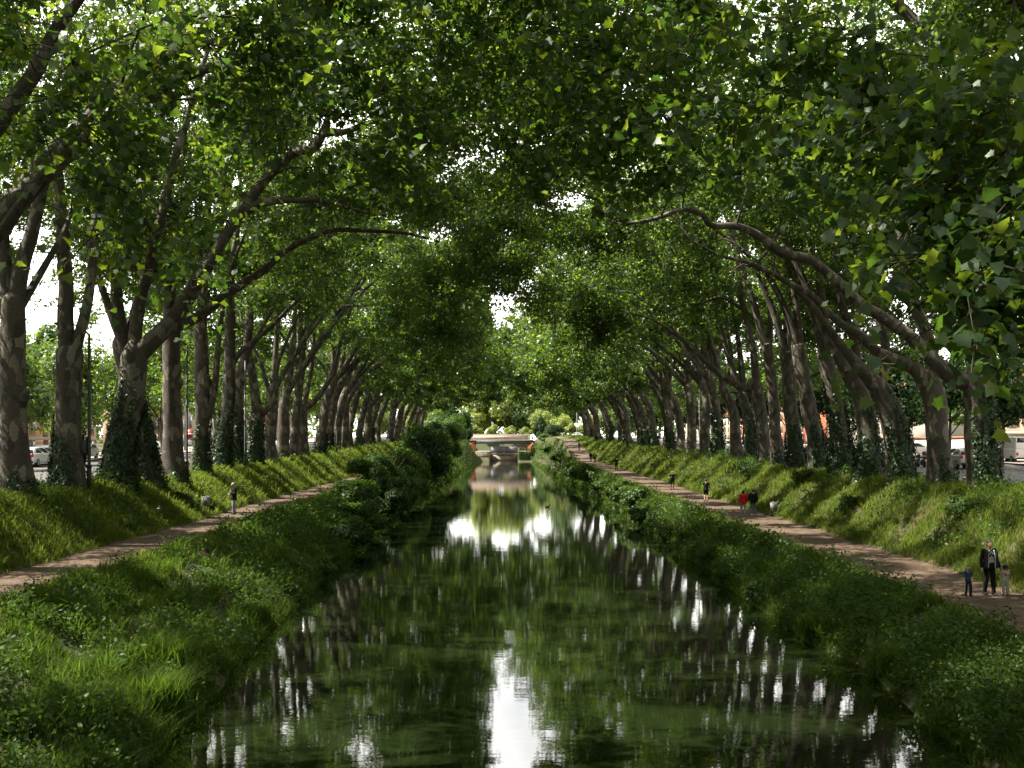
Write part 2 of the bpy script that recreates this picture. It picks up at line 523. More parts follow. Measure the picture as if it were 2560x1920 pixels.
# water
m, nd, ln = mat('canal water')
p = nd.new('ShaderNodeBsdfPrincipled')
p.inputs['Base Color'].default_value = (.008, .013, .004, 1)
p.inputs['Roughness'].default_value = 0.0
p.inputs['IOR'].default_value = 1.5
p.inputs['Specular IOR Level'].default_value = 0.5
b = nd.new('ShaderNodeBump'); b.inputs['Strength'].default_value = 0.011; b.inputs['Distance'].default_value = 0.1
b2 = nd.new('ShaderNodeBump'); b2.inputs['Strength'].default_value = 0.010; b2.inputs['Distance'].default_value = 0.3
ln.new(noise(nd, ln, 3.0, 3, rough=.55, stretch=(.8, 1.5, 1)), b.inputs['Height'])
ln.new(noise(nd, ln, 0.5, 2, rough=.5, stretch=(.6, 1.4, 1)), b2.inputs['Height'])
ln.new(b2.outputs[0], b.inputs['Normal']); ln.new(b.outputs[0], p.inputs['Normal'])
out(nd, ln, p.outputs[0]); M['water'] = m
w = MB(); w.add([(-13, -60, 0), (14, -60, 0), (14, 447, 0), (-13, 447, 0)], [(0, 1, 2, 3)])
tag(w.build('water', M['water']), kind='structure')

# ------------------------------------------------------------------ leaves
def leaf_shape(kind):
    if kind == 'lobed':       # five pointed lobes
        o = np.array([(0, 0), (.16, .02), (.46, -.04), (.41, .22), (.58, .40), (.39, .46), (.29, .62), (0, 1.02), (-.29, .62), (-.39, .46), (-.58, .40), (-.41, .22), (-.46, -.04), (-.16, .02)])
        c = np.array([[0, .30]])
        v = np.concatenate([c, o]); z = 0.10 * np.abs(v[:, 0]) - 0.22 * np.clip(v[:, 1], 0, 1) ** 2 - .25 * v[:, 0] ** 2
        n = len(o); f = np.array([(0, 1 + k, 1 + (k + 1) % n) for k in range(n)])
    elif kind == 'three':     # three lobes
        o = np.array([(0, -.02), (.52, .18), (.22, .42), (0, 1.0), (-.22, .42), (-.52, .18)])
        v = o; z = -0.15 * np.abs(v[:, 0]) - .2 * v[:, 1] ** 2
        f = np.array([(0, 1, 2), (0, 2, 3), (0, 3, 4), (0, 4, 5)])
    elif kind == 'oval':
        o = np.array([(0, 0), (.27, .42), (0, 1.0), (-.27, .42)])
        v = o; z = -0.12 * np.abs(v[:, 0]) * 2 - .15 * v[:, 1] ** 2
        f = np.array([(0, 1, 2), (0, 2, 3)])
    return np.concatenate([v, z[:, None]], 1), f


SHAPES = {k: leaf_shape(k) for k in ('lobed', 'three', 'oval')}


def leaf_geo(pos, nrm, tip, size, kind):
    v, f = SHAPES[kind]
    n = nrm / (np.linalg.norm(nrm, axis=1)[:, None] + 1e-9)
    t = tip - n * np.sum(tip * n, 1)[:, None]
    t /= np.linalg.norm(t, axis=1)[:, None] + 1e-9
    x = np.cross(t, n)
    V = pos[:, None] + size[:, None, None] * (v[None, :, 0:1] * x[:, None] + v[None, :, 1:2] * t[:, None] + v[None, :, 2:3] * n[:, None])
    Fc = (np.arange(len(pos)) * len(v))[:, None, None] + f[None]
    return V.reshape(-1, 3), Fc.reshape(-1, f.shape[1])


def rand_leaves(rg, pos, size, kind, up=0.75, hang=0.35, jit=0.42):
    N = len(pos)
    n = rg.normal(0, 1, (N, 3)) * 0.65 + np.array([0, 0, up])
    t = rg.normal(0, 1, (N, 3)) + np.array([0, 0, -hang * 2])
    return leaf_geo(pos, n, t, size * rg.uniform(1 - jit, 1 + jit, N), kind)


# ------------------------------------------------------------------ grass and low plants
def blade_geo(rg, pos, h, wd, lean):
    """bent three-point blades: two triangles + one"""
    N = len(pos)
    a = rg.uniform(0, 2 * PI, N)
    d = np.stack([np.cos(a), np.sin(a), np.zeros(N)], 1)
    s = np.stack([-np.sin(a), np.cos(a), np.zeros(N)], 1)
    hh = h * rg.uniform(.55, 1.25, N); ll = lean * hh * rg.uniform(.2, 1.3, N)
    w = (wd * rg.uniform(.7, 1.3, N))[:, None]
    up = np.array([0, 0, 1.0])
    b0 = pos - s * w; b1 = pos + s * w
    mid = pos + up * (hh * .6)[:, None] + d * (ll * .35)[:, None]
    m0 = mid - s * w * .75; m1 = mid + s * w * .75
    tp = pos + up * (hh * .92)[:, None] + d * ll[:, None]
    V = np.stack([b0, b1, m1, m0, tp], 1).reshape(-1, 3)
    k = np.arange(N)[:, None] * 5
    return V, (k + np.array([[0, 1, 2, 3]])), (k + np.array([[3, 2, 4]]))


def scatter(rg, ya, yb, ua, ub, side, dens, ref=40.0, fall=1.25):
    """points on one bank, thinning out with distance; ua, ub functions of Y"""
    P = []
    edges_ = np.unique(np.concatenate([np.arange(ya, yb, 5.0), [yb]]))
    for y0, y1 in zip(edges_[:-1], edges_[1:]):
        ym = (y0 + y1) / 2
        a, b_ = float(np.min(ua(np.array([ym])))), float(np.max(ub(np.array([ym]))))
        n = int(dens * (y1 - y0) * (b_ - a) * min(1.6, (ref / max(ym, 15)) ** fall))
        Y = rg.uniform(y0, y1, n); u = ua(Y) + (ub(Y) - ua(Y)) * rg.uniform(0, 1, n)
        P.append(np.stack([side * u, Y], 1))
    P = np.concatenate(P)
    k = P[:, 1] > 14
    k &= np.abs(P[:, 0]) < P[:, 1] * (0.47 if side > 0 else 0.46) + 8.0        # only where the banks can be seen from about here
    return P[k]


def tufts(name, rg, P, h, wd, lean, per, mtl, spread=.1, yscale=.55):
    z = H(P[:, 0], P[:, 1])
    base = np.column_stack([P, z - .03])
    sc_ = np.clip(P[:, 1] / 40.0, .8, 8) ** yscale
    hv = h(P) * rg.uniform(.7, 1.35, len(P))
    pos = np.repeat(base, per, 0) + rg.normal(0, 1, (len(P) * per, 3)) * np.array([spread, spread, 0]) * np.repeat(sc_, per)[:, None]
    V, q, t = blade_geo(rg, pos, np.repeat(hv, per), wd * np.repeat(sc_, per), np.repeat(np.full(len(P), lean), per))
    o = link(name, np_mesh(name, V, [q, t]), mtl)
    return tag(o, kind='stuff')


def bank_mask(P, thr=-.1, s=1.7):
    return noise2(P[:, 0], P[:, 1], s, 1) + .5 * noise2(P[:, 0], P[:, 1], .6, 2) > thr


for sd in (-1, 1):
    rg = np.random.default_rng(100 + sd)
    lab = 'left' if sd < 0 else 'right'
    # water-side bank: clumpy grass with bare earth between
    P = scatter(rg, 16, 417, lambda y: edge(y, sd) + .05, lambda y: path_in(y, sd) - .15, sd, 44)
    thr = -.1 if sd > 0 else (.28 - .55 * sstep(30, 75, P[:, 1]))
    P = P[(noise2(P[:, 0], P[:, 1], 1.5, 1) + .7 * noise2(P[:, 0], P[:, 1], .55, 2)) > thr]
    tufts('bank_grass', rg, P, lambda p: .22 + .20 * np.clip(noise2(p[:, 0], p[:, 1], .9, 4), -.8, 1.6), .012, .75, 9, M['grass'], .07)
    # tussocks: denser, longer, arching
    T = scatter(rg, 16, 200, lambda y: edge(y, sd) + .1, lambda y: path_in(y, sd) - .4, sd, 1.5)
    T = T[bank_mask(T, -.3)]
    TT = np.repeat(T, 26, 0) + rg.normal(0, .16, (len(T) * 26, 2))
    hT = np.repeat(rg.uniform(.28, .8, len(T)), 26)
    tufts('tussock_grass', rg, TT, lambda p: hT, .011, 1.25, 4, M['grass'], .05)
    # verge along both edges of the path
    P = np.concatenate([scatter(rg, 16, 330, lambda y: path_in(y, sd) - .9, lambda y: path_in(y, sd) + .12, sd, 60),
                        scatter(rg, 16, 330, lambda y: path_out(y, sd) - .12, lambda y: path_out(y, sd) + .5, sd, 46)])
    tufts('verge_grass', rg, P, lambda p: .22 + .12 * np.clip(noise2(p[:, 0], p[:, 1], .9, 6), -1, 1.5), .010, .6, 7, M['meadow'], .07)
    # the slope up to the trees: long soft meadow grass
    P = scatter(rg, 22, 400, lambda y: path_out(y, sd) + .15, lambda y: y * 0 + (22.2 if sd < 0 else 23.6), sd, 46, 50, 1.15)
    tufts('meadow_grass', rg, P, lambda p: .32 + .14 * np.clip(noise2(p[:, 0], p[:, 1], 2.0, 3), -1, 1.5), .011, .9, 9, M['meadow'], .09)
    # broad-leaved weeds
    def weeds(P, name, mtl, lf, size, hh, per):
        z = H(P[:, 0], P[:, 1])
        s_ = np.clip(P[:, 1] / 40, .8, 8) ** .55
        pos = np.repeat(np.column_stack([P, z]), per, 0)
        ss = np.repeat(s_, per)
        r = rg.normal(0, 1, (len(pos), 3)) * np.array([.16, .16, 0]) * ss[:, None]
        r[:, 2] = rg.uniform(.05, 1, len(pos)) * hh * np.repeat(rg.uniform(.5, 1.4, len(P)), per) * np.minimum(ss, 1.1)
        V, f = rand_leaves(rg, pos + r, np.full(len(pos), size) * ss, lf, .6, .2)
        tag(link(name, np_mesh(name, V, [f]), mtl), kind='stuff')
    P = scatter(rg, 16, 417, lambda y: edge(y, sd) + .0, lambda y: path_in(y, sd) - .5, sd, 11 if sd > 0 else 8)
    P = P[noise2(P[:, 0], P[:, 1], 2.6, 8) > (-.25 if sd > 0 else -.15)]
    weeds(P, 'bank_weeds', M['weed'], 'oval', .13, .75, 34)
    P = scatter(rg, 24, 330, lambda y: path_out(y, sd) + .4, lambda y: y * 0 + 22.5, sd, 4.5)
    P = P[noise2(P[:, 0], P[:, 1], 2.8, 9) > .15]
    weeds(P, 'slope_weeds', M['weed'], 'oval', .13, .6, 26)
    # fringe hanging over the water's edge
    P = scatter(rg, 16, 417, lambda y: edge(y, sd) - .12, lambda y: edge(y, sd) + .35, sd, 40)
    P = P[bank_mask(P, -.35, 1.2)]
    tufts('water_edge_grass', rg, P, lambda p: .38 + 0 * p[:, 0], .011, 1.5, 7, M['grass'], .06)

# dead leaves lying on banks and paths, and a few adrift on the water
for sd in (-1, 1):
    rg = np.random.default_rng(500 + sd)
    P = np.concatenate([scatter(rg, 16, 110, lambda y: edge(y, sd) + .3, lambda y: path_in(y, sd), sd, 7), scatter(rg, 16, 110, lambda y: path_in(y, sd), lambda y: path_out(y, sd), sd, 5)])
    z = np.maximum(H(P[:, 0], P[:, 1]), np.where(np.abs(P[:, 0]) > PATH[sd][0], path_z(P[:, 1], sd) + .012, -9)) + .02
    V, f = leaf_geo(np.column_stack([P, z]), rg.normal(0, .25, (len(P), 3)) + np.array([0, 0, 1]), rg.normal(0, 1, (len(P), 3)), rg.uniform(.05, .12, len(P)), 'oval')
    tag(link('leaf_litter', np_mesh('leaf_litter', V, [f]), M['litter']), kind='stuff')
rg = np.random.default_rng(41)
Yw = rg.uniform(19, 120, 420); sw = rg.uniform(0, 1, 420)
el, er = -edge(Yw, -1) + .15, edge(Yw, 1) - .15
q = np.where(sw < .4, el + rg.exponential(.35, 420), np.where(sw < .8, er - rg.exponential(.35, 420), el + (er - el) * rg.uniform(0, 1, 420)))
V, f = leaf_geo(np.column_stack([q, Yw, np.full(420, .012)]), np.tile([0, 0, 1.], (420, 1)) + rg.normal(0, .03, (420, 3)), rg.normal(0, 1, (420, 3)), rg.uniform(.05, .11, 420), 'oval')
tag(link('floating_leaves', np_mesh('floating_leaves', V, [f]), M['litter']), kind='stuff')


def on_bank(X, Y, d=.3):
    """keep a plant's root out of the water"""
    sd = -1 if X < .6 else 1
    return sd * max(abs(X), float(edge(Y, sd)) + d) if Y < 405 else X
# ------------------------------------------------------------------ plane trees
CANAL_C = 0.75


def crown_low(c, Y):
    """lowest foliage height over the water at C metres from the row towards the canal"""
    near = np.interp(c, [-8, -3, 0, 5, 10, 15, 20], [14.0, 14.0, 15.5, 17.5, 18.0, 17.0, 16.2])
    midd = np.interp(c, [-8, -3, 0, 5, 10, 15, 20], [13.0, 15.0, 17.0, 17.0, 16.0, 14.8, 14.6])
    far_ = np.interp(c, [-8, -3, 0, 5, 10, 15, 20], [13.5, 14.5, 15.0, 14.2, 14.0, 15.2, 16.8])
    a = sstep(48, 75, Y); b_ = sstep(105, 165, Y)
    return (near * (1 - a) + midd * a) * (1 - b_) + far_ * b_


def outer_low(Y, side):  # left crowns hang lower in places, shaped to shade the slope below
    if side > 0: return 12.0
    return float(np.interp(Y, [50, 58, 60, 74, 78, 128, 136], [9.5, 10.5, 13.5, 13.5, 10.5, 10.5, 13.0]))


def crown_top(c, Y=60):
    return np.interp(c, [-8, -4, 0, 8, 14, 20], [26, 31, 33, 29.5, 24, 19]) + 6 * np.maximum(sstep(115, 145, Y), 1 - sstep(42, 56, Y)) * sstep(4, 14, c)


def gap_half(Y):
    """half width of the strip of open sky over the middle of the canal"""
    Y = np.asarray(Y, float)
    w = np.interp(Y, [68, 74, 80, 112, 140, 150], [0, 1.8, 2.5, 1.4, .5, 0])
    return w * (0.9 + .3 * noise2(Y, Y * 0, 7.0))


# long bare boughs, as (px, py, Y, half width px): foliage thins out before them
CLEAR = []


def keep_clear(hw, pts):
    P = np.array([(CX + F * q[0] / q[1], CY - F * (q[2] - HC) / q[1], q[1]) for q in catmull(np.array(pts), 8)])
    CLEAR.append((P, hw))


def _low(x, y):
    return crown_low(x + 19 if x < .7 else 20.5 - x, y)


def corridor(Q):
    px = CX + F * Q[:, 0] / Q[:, 1]; py = CY - F * (Q[:, 2] - HC) / Q[:, 1]
    m_ = np.zeros(len(Q), bool)
    for P, hw in CLEAR:
        k = np.where((px > P[:, 0].min() - 90) & (px < P[:, 0].max() + 90) & (py > P[:, 1].min() - 90) & (py < P[:, 1].max() + 90) & (Q[:, 1] < P[:, 2].max()))[0]
        if not len(k): continue
        d = np.hypot(px[k, None] - P[None, :, 0], py[k, None] - P[None, :, 1]).min(1)
        m_[k] |= d < hw + .12 * F / Q[k, 1]
    return m_


# where sun reaches the slopes and paths: crowns are thinner along the line towards the sun
SUNNY = [np.array([x, y, float(H(x, y)) + .2]) for x, y in
         [(-17.6, 60), (-17.2, 63.5), (-17.8, 67), (-17.2, 71), (-18, 76), (-14.6, 62), (-14.8, 67), (-17.5, 88), (-17.5, 100), (-17.5, 112), (-17.5, 140), (-17.2, 150), (-17.6, 165), (-17.4, 185), (-17, 205),
          (18.6, 49), (18.9, 57), (18.8, 63), (18.4, 70), (19.2, 76), (18.6, 84), (18.9, 88), (18.2, 92), (18.8, 97), (18.9, 106), (18.4, 112), (18.9, 119), (18.5, 128), (18.8, 138), (18.4, 150), (18.8, 163), (18.6, 176), (18.5, 190), (18.5, 205), (18.6, 222),
          (15.4, 60), (15.2, 66), (15.6, 78), (15.4, 86), (15.3, 99), (15.6, 120), (15, 145), (11.8, 100), (11.4, 122)]]
SD = np.array(SUN_DIR)
SUNNY = np.array(SUNNY)


def in_beam(c, r=1.9):
    d = np.asarray(c) - SUNNY
    t = d @ SD
    q = np.linalg.norm(d - t[:, None] * SD, axis=1)
    return bool(np.any((q < r) & (t > 2)))


_q = np.random.default_rng(19)
SPARKLE = np.array([(x, y, float(_low(x, y)) + _q.uniform(.6, 3.0)) for x, y in zip(_q.uniform(-13, 17, 90), 34 + 125 * _q.uniform(0, 1, 90) ** 1.2)])
SPARKLE = np.concatenate([SPARKLE, np.column_stack([_q.uniform(-5, 6, 26), _q.uniform(46, 72, 26), _q.uniform(15, 20, 26)])])


def beam_mask(P, r):
    m_ = np.zeros(len(P), bool)
    for b_ in SPARKLE:
        d = P - b_; t = d @ SD
        m_ |= (np.einsum('ij,ij->i', d, d) - t * t < .75 * .75) & (t > 1)
    for b_ in SUNNY:
        d = P - b_; t = d @ SD
        m_ |= (np.einsum('ij,ij->i', d, d) - t * t < r * r) & (t > 2)
    return m_


def hides_bough(c):
    if c[1] < 7: return False
    px = CX + F * c[0] / c[1]; py = CY - F * (c[2] - HC) / c[1]
    for P, hw in CLEAR:
        d = np.hypot(P[:, 0] - px, P[:, 1] - py)
        k = int(np.argmin(d))
        if d[k] < hw + 1.0 * F / c[1] and c[1] < P[k, 2] - .3: return True
    return False


def in_view(p, pad=1.12):
    Y = np.maximum(p[:, 1], .5)
    px = CX + F * p[:, 0] / Y; py = CY - F * (p[:, 2] - HC) / Y
    return (p[:, 1] > 2) & (np.abs(px - 1280) < 1280 * pad + 60) & (np.abs(py - 960) < 960 * pad + 60)


def grow_crown(rg, side, X0, Y0, limbs, ncl, lod, zshift=0.0, extra=None, dyw=2.4):
    """returns meshes: twigs (verts, faces) and leaves (verts, faces). limbs: list of dense point arrays (world)."""
    s = -side                                     # direction of the canal in x
    reach = abs(X0 - CANAL_C)
    L = np.concatenate(limbs)
    C = []
    while len(C) < ncl:
        c = rg.uniform(-8.0, reach + .9); dy = float(np.clip(rg.normal(0, dyw), -5.2, 5.2))
        X, Y = X0 + s * c, Y0 + dy
        lo = float(crown_low(c, Y)) if c > -3 else float(crown_low(-3, Y)) + (outer_low(Y, side) - float(crown_low(-3, Y))) * min(1, (-3 - c) / 4)
        lo = lo + 1.5 * float(noise2(X, Y, 3.2, 3)) + zshift
        hi = float(crown_top(c, Y)) + zshift
        if rg.uniform() > max(.3, (hi - lo) / 8.0): continue
        z = lo + max(2.0, hi - lo) * rg.beta(.85, 1.7)
        gh = float(gap_half(Y))
        if gh > .1 and abs(X - CANAL_C) < gh + .5: continue
        if rg.uniform() < .92 and hides_bough((X, Y, z)): continue
        if noise2(X + z * .7, Y + z * .4, 2.3, 5) < -.75: continue
        if rg.uniform() < .9 and in_beam((X, Y, z)): continue
        C.append((X, Y, z))
    C = np.array(C); n_own = len(C)
    if extra is not None and len(extra): C = np.concatenate([C, extra])
    tv, tf, tn = [], [], 0
    leafP = []; leafC = []
    own = np.arange(len(C)) < n_own
    dl = np.array([np.min(np.linalg.norm(L - c, axis=1)) for c in C])
    net = L.copy(); nr = np.full(len(L), .12)
    for ci in np.argsort(dl):
        c = C[ci]
        d = net - c
        w = np.linalg.norm(d * np.array([1, 1, .8]), axis=1) + np.where(d[:, 2] > .5, 2.5, 0)
        w[len(L):] += .5
        k0 = int(np.argmin(w)); a = net[k0]
        dist = np.linalg.norm(c - a)
        jit = lambda q: rg.normal(0, q, 3) * dist
        m1 = a * .67 + c * .33 + np.array([0, 0, .10]) * dist + jit(.07)
        mid = a * .34 + c * .66 + np.array([0, 0, .09]) * dist + jit(.06)
        r0 = min(nr[k0] * .85, .018 + .011 * dist) if own[ci] else .014 + .0025 * dist
        pts = np.array([a, m1, mid, c + np.array([0, 0, .1])])
        v, f = tube_geo(pts, [r0, r0 * .8, r0 * .55, .012], 5 if lod <= 1 else 4, False, 0, 0, 3 if lod <= 1 else 1)
        tv.append(v); tf.append(f[0] + tn); tn += len(v)
        net = np.concatenate([net, [m1, mid, c]]); nr = np.concatenate([nr, [r0 * .8, r0 * .55, .02]])
        dirn = (c - mid); dirn /= np.linalg.norm(dirn) + 1e-9
        nt = {0: 9, 1: 8, 2: 6, 3: 6}[lod]
        for k in range(nt):
            st = mid * (1 - .95 * (k / nt)) + c * (.95 * k / nt) if k < nt // 2 else c
            dv = rg.normal(0, 1, 3); dv[2] = dv[2] * .45 - .1; dv += dirn * .5
            dv /= np.linalg.norm(dv) + 1e-9
            ln_ = rg.uniform(.9, 1.9)
            e = st + dv * ln_ + np.array([0, 0, -.18 * ln_])
            m2 = (st + e) / 2 + np.array([0, 0, .12])
            if lod <= 1:
                v, f = tube_geo(np.array([st, m2, e]), [.014, .010, .005], 3, False)
                tv.append(v); tf.append(f[0] + tn); tn += len(v)
            nl = {0: 52, 1: 54, 2: 36, 3: 26}[lod]
            if not own[ci] and lod == 1: nl = 26
            u = rg.uniform(.1, 1.05, nl)[:, None]
            p = (st * (1 - u) + e * u) + rg.normal(0, 1, (nl, 3)) * np.array([.24, .24, .17])
            leafP.append(p)
    P = np.concatenate(leafP)
    gapm = np.abs(P[:, 0] - CANAL_C) > gap_half(P[:, 1])
    P = P[gapm & (P[:, 1] > 8)]
    P = P[~(beam_mask(P, 1.6) & (rg.uniform(0, 1, len(P)) < .96))]
    P = P[~(corridor(P) & (rg.uniform(0, 1, len(P)) < .82))]
    return (np.concatenate(tv), [np.concatenate(tf)]), P


def crown_mesh(rg, tw, P, lod, size):
    """leaves as lobed shapes where they show large, else simpler ones"""
    vs, fs, mi, n = [tw[0]], [tw[1][0]], [np.zeros(len(tw[1][0]), int)], len(tw[0])
    groups = []
    if lod == 0:
        v = in_view(P)
        groups = [(P[v], 'lobed', size), (P[~v][::2], 'three', size * 1.35)]
    else:
        groups = [(P, 'three', size)]
    for Q, kind, s_ in groups:
        if not len(Q): continue
        V, f = rand_leaves(rg, Q, np.full(len(Q), s_), kind, .55, .45)
        vs.append(V); fs.append(f + n); mi.append(np.ones(len(f), int)); n += len(V)
    # keep faces grouped by corner count
    return np.concatenate(vs), fs, np.concatenate(mi)


def make_ivy(rg, pts, radii, upto, parent, name='ivy', dens=150, cover=1.0, size=.13, a0=0.0):
    """leaf coat on the lower trunk. upto: height above base"""
    P = catmull(pts, 6); R = np.interp(np.linspace(0, len(pts) - 1, len(P)), np.arange(len(pts)), radii)
    z0 = P[0][2]
    area = 2 * PI * np.mean(R) * upto * cover
    n = int(area * dens)
    z = z0 + upto * (1 - rg.uniform(0, 1, n) ** .8)
    frac = (z - z0) / upto
    a = a0 + (rg.uniform(-PI, PI, n)) * cover
    f1, f2, f3 = rg.uniform(0, 6.28, 3)
    edge_ = .66 + .16 * np.sin(2 * a + f1) + .16 * np.sin(5 * a + f2) + .10 * np.sin(11 * a + f3) + .08 * rg.normal(0, 1, n) - .05
    k = frac < edge_
    z, a = z[k], a[k]
    cx = np.interp(z, P[:, 2], P[:, 0]); cy = np.interp(z, P[:, 2], P[:, 1]); rr = np.interp(z, P[:, 2], R)
    bump_ = .14 + .09 * np.sin(a * 4 + z * 1.3) + .05 * np.sin(a * 7 - z * 2.1)
    rad = rr * 1.04 + bump_ * rg.uniform(.1, 1.2, len(z))
    pos = np.column_stack([cx + np.cos(a) * rad, cy + np.sin(a) * rad, z])
    nr = np.column_stack([np.cos(a), np.sin(a), np.full(len(a), .35)]) + rg.normal(0, .35, (len(a), 3))
    tp = np.column_stack([np.cos(a) * .3, np.sin(a) * .3, np.full(len(a), -1.0)]) + rg.normal(0, .5, (len(a), 3))
    V, f = leaf_geo(pos, nr, tp, size * rg.uniform(.7, 1.5, len(pos)), 'three')
    return link(name, np_mesh(name, V, [f]), M['ivy'], parent)


def rel(P, base):
    return np.asarray(P, float) - np.asarray(base, float)


def plane_tree(side, trunk, tr, limbs, label, group=None, ncl=80, lod=1, leaf=.2, ivy=0.0, cover=1.0, a0=0.0, seed=0, bark='bark', extra=None, zshift=0.0, knob=None, dyw=2.4):
    """trunk: world polyline from the ground, tr radii; limbs: list of (polyline, r0, r1)"""
    rg = np.random.default_rng(1000 + seed)
    base = np.array(trunk[0], float)
    gz = float(H(base[0], base[1]))
    t = [np.array(q, float) for q in trunk]
    # flare of the roots
    b0 = t[0].copy(); b0[2] = gz - .35
    d01 = (t[1] - t[0]) / max(.3, t[1][2] - t[0][2])
    pts = [b0, b0 + np.array([0, 0, .45]), b0 + d01 * 1.2 + np.array([0, 0, 0])]
    pts[2][2] = gz + .95
    pts += [q for q in t[1:] if q[2] > gz + 1.6]
    rad = [tr[0] * 1.42, tr[0] * 1.2, tr[0] * 1.04] + list(tr[1:])[-(len(pts) - 3):]
    if len(rad) < len(pts): rad += [tr[-1]] * (len(pts) - len(rad))
    dt = pts[-1] - pts[-2]; dt = dt / np.linalg.norm(dt)
    top_r = rad[-1]
    pts_t = pts + [pts[-1] + dt * top_r * .7, pts[-1] + dt * top_r * 1.25, pts[-1] + dt * top_r * 1.5]
    rad_t = rad + [top_r * .78, top_r * .42, top_r * .08]
    root = empty('plane_tree', (base[0], base[1], gz), 0, label, 'tree', group)
    o = np.array([base[0], base[1], gz])
    tb = MB(); tb.tube(rel(pts_t, o), rad_t, 20 if lod <= 1 else 12, 0, True, .055, seed, 5)
    if knob:
        for (kz, ka, kr) in knob:
            zc = gz + kz
            P = np.array(pts); cx, cy = np.interp(zc, P[:, 2], P[:, 0]), np.interp(zc, P[:, 2], P[:, 1]); rr = np.interp(zc, P[:, 2], rad)
            c = np.array([cx + math.cos(ka) * rr * .9, cy + math.sin(ka) * rr * .9, zc]) - o
            q = np.array([math.cos(ka), math.sin(ka), .25])
            tb.tube([c - q * .25 + np.array([0, 0, -.5]), c, c + q * kr * .7], [kr * .9, kr, kr * .55], 10, 0, True, .1, seed + 3, 4)
    tb.build('trunk', M[bark], root, True)
    dense = [catmull(np.array(pts[-3:]), 6)[-6:]]
    for k, (lp, r0, r1) in enumerate(limbs):
        lp = [np.array(q, float) for q in lp]
        if np.linalg.norm(lp[0] - pts[-1]) < 2.2 * top_r + .4:
            lp = [pts[-1] - dt * top_r * 1.3] + ([lp[0] * .5 + pts[-1] * .5] if np.linalg.norm(lp[0] - pts[-1]) > .3 else []) + lp[1:]
            r0 = max(r0, top_r * .74) if r0 > top_r * .6 else r0
        n = len(lp)
        rr = [r0 + (r1 - r0) * (i / (n - 1)) ** .8 for i in range(n)]
        lb = MB(); lb.tube(rel(lp, o), rr, 16 if lod <= 1 else 8, 0, True, .05, seed * 7 + k, 6)
        lb.build('limb', M[bark], root, True)
        dense.append(catmull(lp, 8))
    ncl = int(ncl * {0: 1.8, 1: 1.7, 2: 1.6, 3: 1.4}[lod])
    leaf *= {0: .70, 1: .85, 2: .92, 3: .85}[lod]
    tw, P = grow_crown(rg, side, base[0], base[1], dense, ncl, lod, zshift, extra, dyw)
    V, fs, mi = crown_mesh(rg, tw, P, lod, leaf)
    me = np_mesh('crown', V - o, fs, mi)
    link('crown', me, [M['twig'], M['leaf']], root)
    if ivy > 0:
        make_ivy(rg, [q - o for q in pts], rad, ivy, root, cover=cover, a0=a0, dens=420 if lod <= 1 else 170, size=.12 if lod <= 1 else .18)
    return root


def T(Y, *pts):
    """polyline from photo pixels, drifting in depth along its length"""
    return [W(x, y, Y + dy) for x, y, dy in [(p + (0,))[:3] for p in pts]]


D = 1.1573          # 2560 / 2212


def TD(Y, *pts):
    return [W(p[0] * D, p[1] * D, Y + (p[2] if len(p) > 2 else 0)) for p in pts]


def auto_limbs(rg, side, top, r, toward=2, up=2, outw=1):
    """limbs of a tree whose trunk forks at TOP"""
    s = -side
    top = np.array(top, float)
    out_ = []
    reach = abs(top[0] - CANAL_C)
    for k in range(toward):
        e = rg.uniform(.55, .9) * reach; rise = rg.uniform(7, 12); dy = rg.uniform(-3, 3)
        st = top + np.array([0, 0, rg.uniform(-1.0, .5)])
        out_.append(([st, st + np.array([s * e * .28, dy * .25, rise * .48]), st + np.array([s * e * .6, dy * .7, rise * .85]), st + np.array([s * e, dy, rise])], r * rg.uniform(.5, .68), .06))
    for k in range(up):
        dx = rg.uniform(-1.5, 3.5); dy = rg.uniform(-3, 3); rise = rg.uniform(11, 16)
        out_.append(([top, top + np.array([s * dx * .3, dy * .3, rise * .4]), top + np.array([s * dx * .8, dy * .7, rise * .75]), top + np.array([s * dx, dy, rise])], r * rg.uniform(.6, .75), .07))
    for k in range(outw):
        e = rg.uniform(4, 7); rise = rg.uniform(5, 9); dy = rg.uniform(-3, 3)
        out_.append(([top, top + np.array([-s * e * .35, dy * .3, rise * .45]), top + np.array([-s * e, dy, rise])], r * .5, .05))
    return out_


def auto_tree(side, X, Y, r, lean, fork, label, group=None, seed=0, tol=None, more=None, **kw):
    rg = np.random.default_rng(300 + seed)
    g = float(H(X, Y)); s = -side
    hf = fork
    w1, w2 = rg.uniform(-.28, .28, 2)
    tr = [(X, Y, g), (X + s * lean * .12 + w1, Y + rg.uniform(-.3, .3), g + hf * .35), (X + s * lean * .45 + w2, Y + rg.uniform(-.5, .5), g + hf * .72), (X + s * lean, Y + rg.uniform(-.3, .3), g + hf)]
    lim = auto_limbs(rg, side, np.array(tr[-1]), r, *(tol or (2, 2, 1)))
    if more: lim += more
    return plane_tree(side, tr, [r, r * .95, r * .9, r * .85], lim, label, group, seed=seed, **kw)


def spray(lst):
    return np.array([W(x, y, Y * 1.05 + 1.5) for x, y, Y in lst])


def ring_on(side, X, Y, r):
    g = float(H(X, Y)); return (X, Y, g)


def base_pt(px, Y, side):
    X = (px - CX) * Y / F
    return (X, Y, float(H(X, Y)))


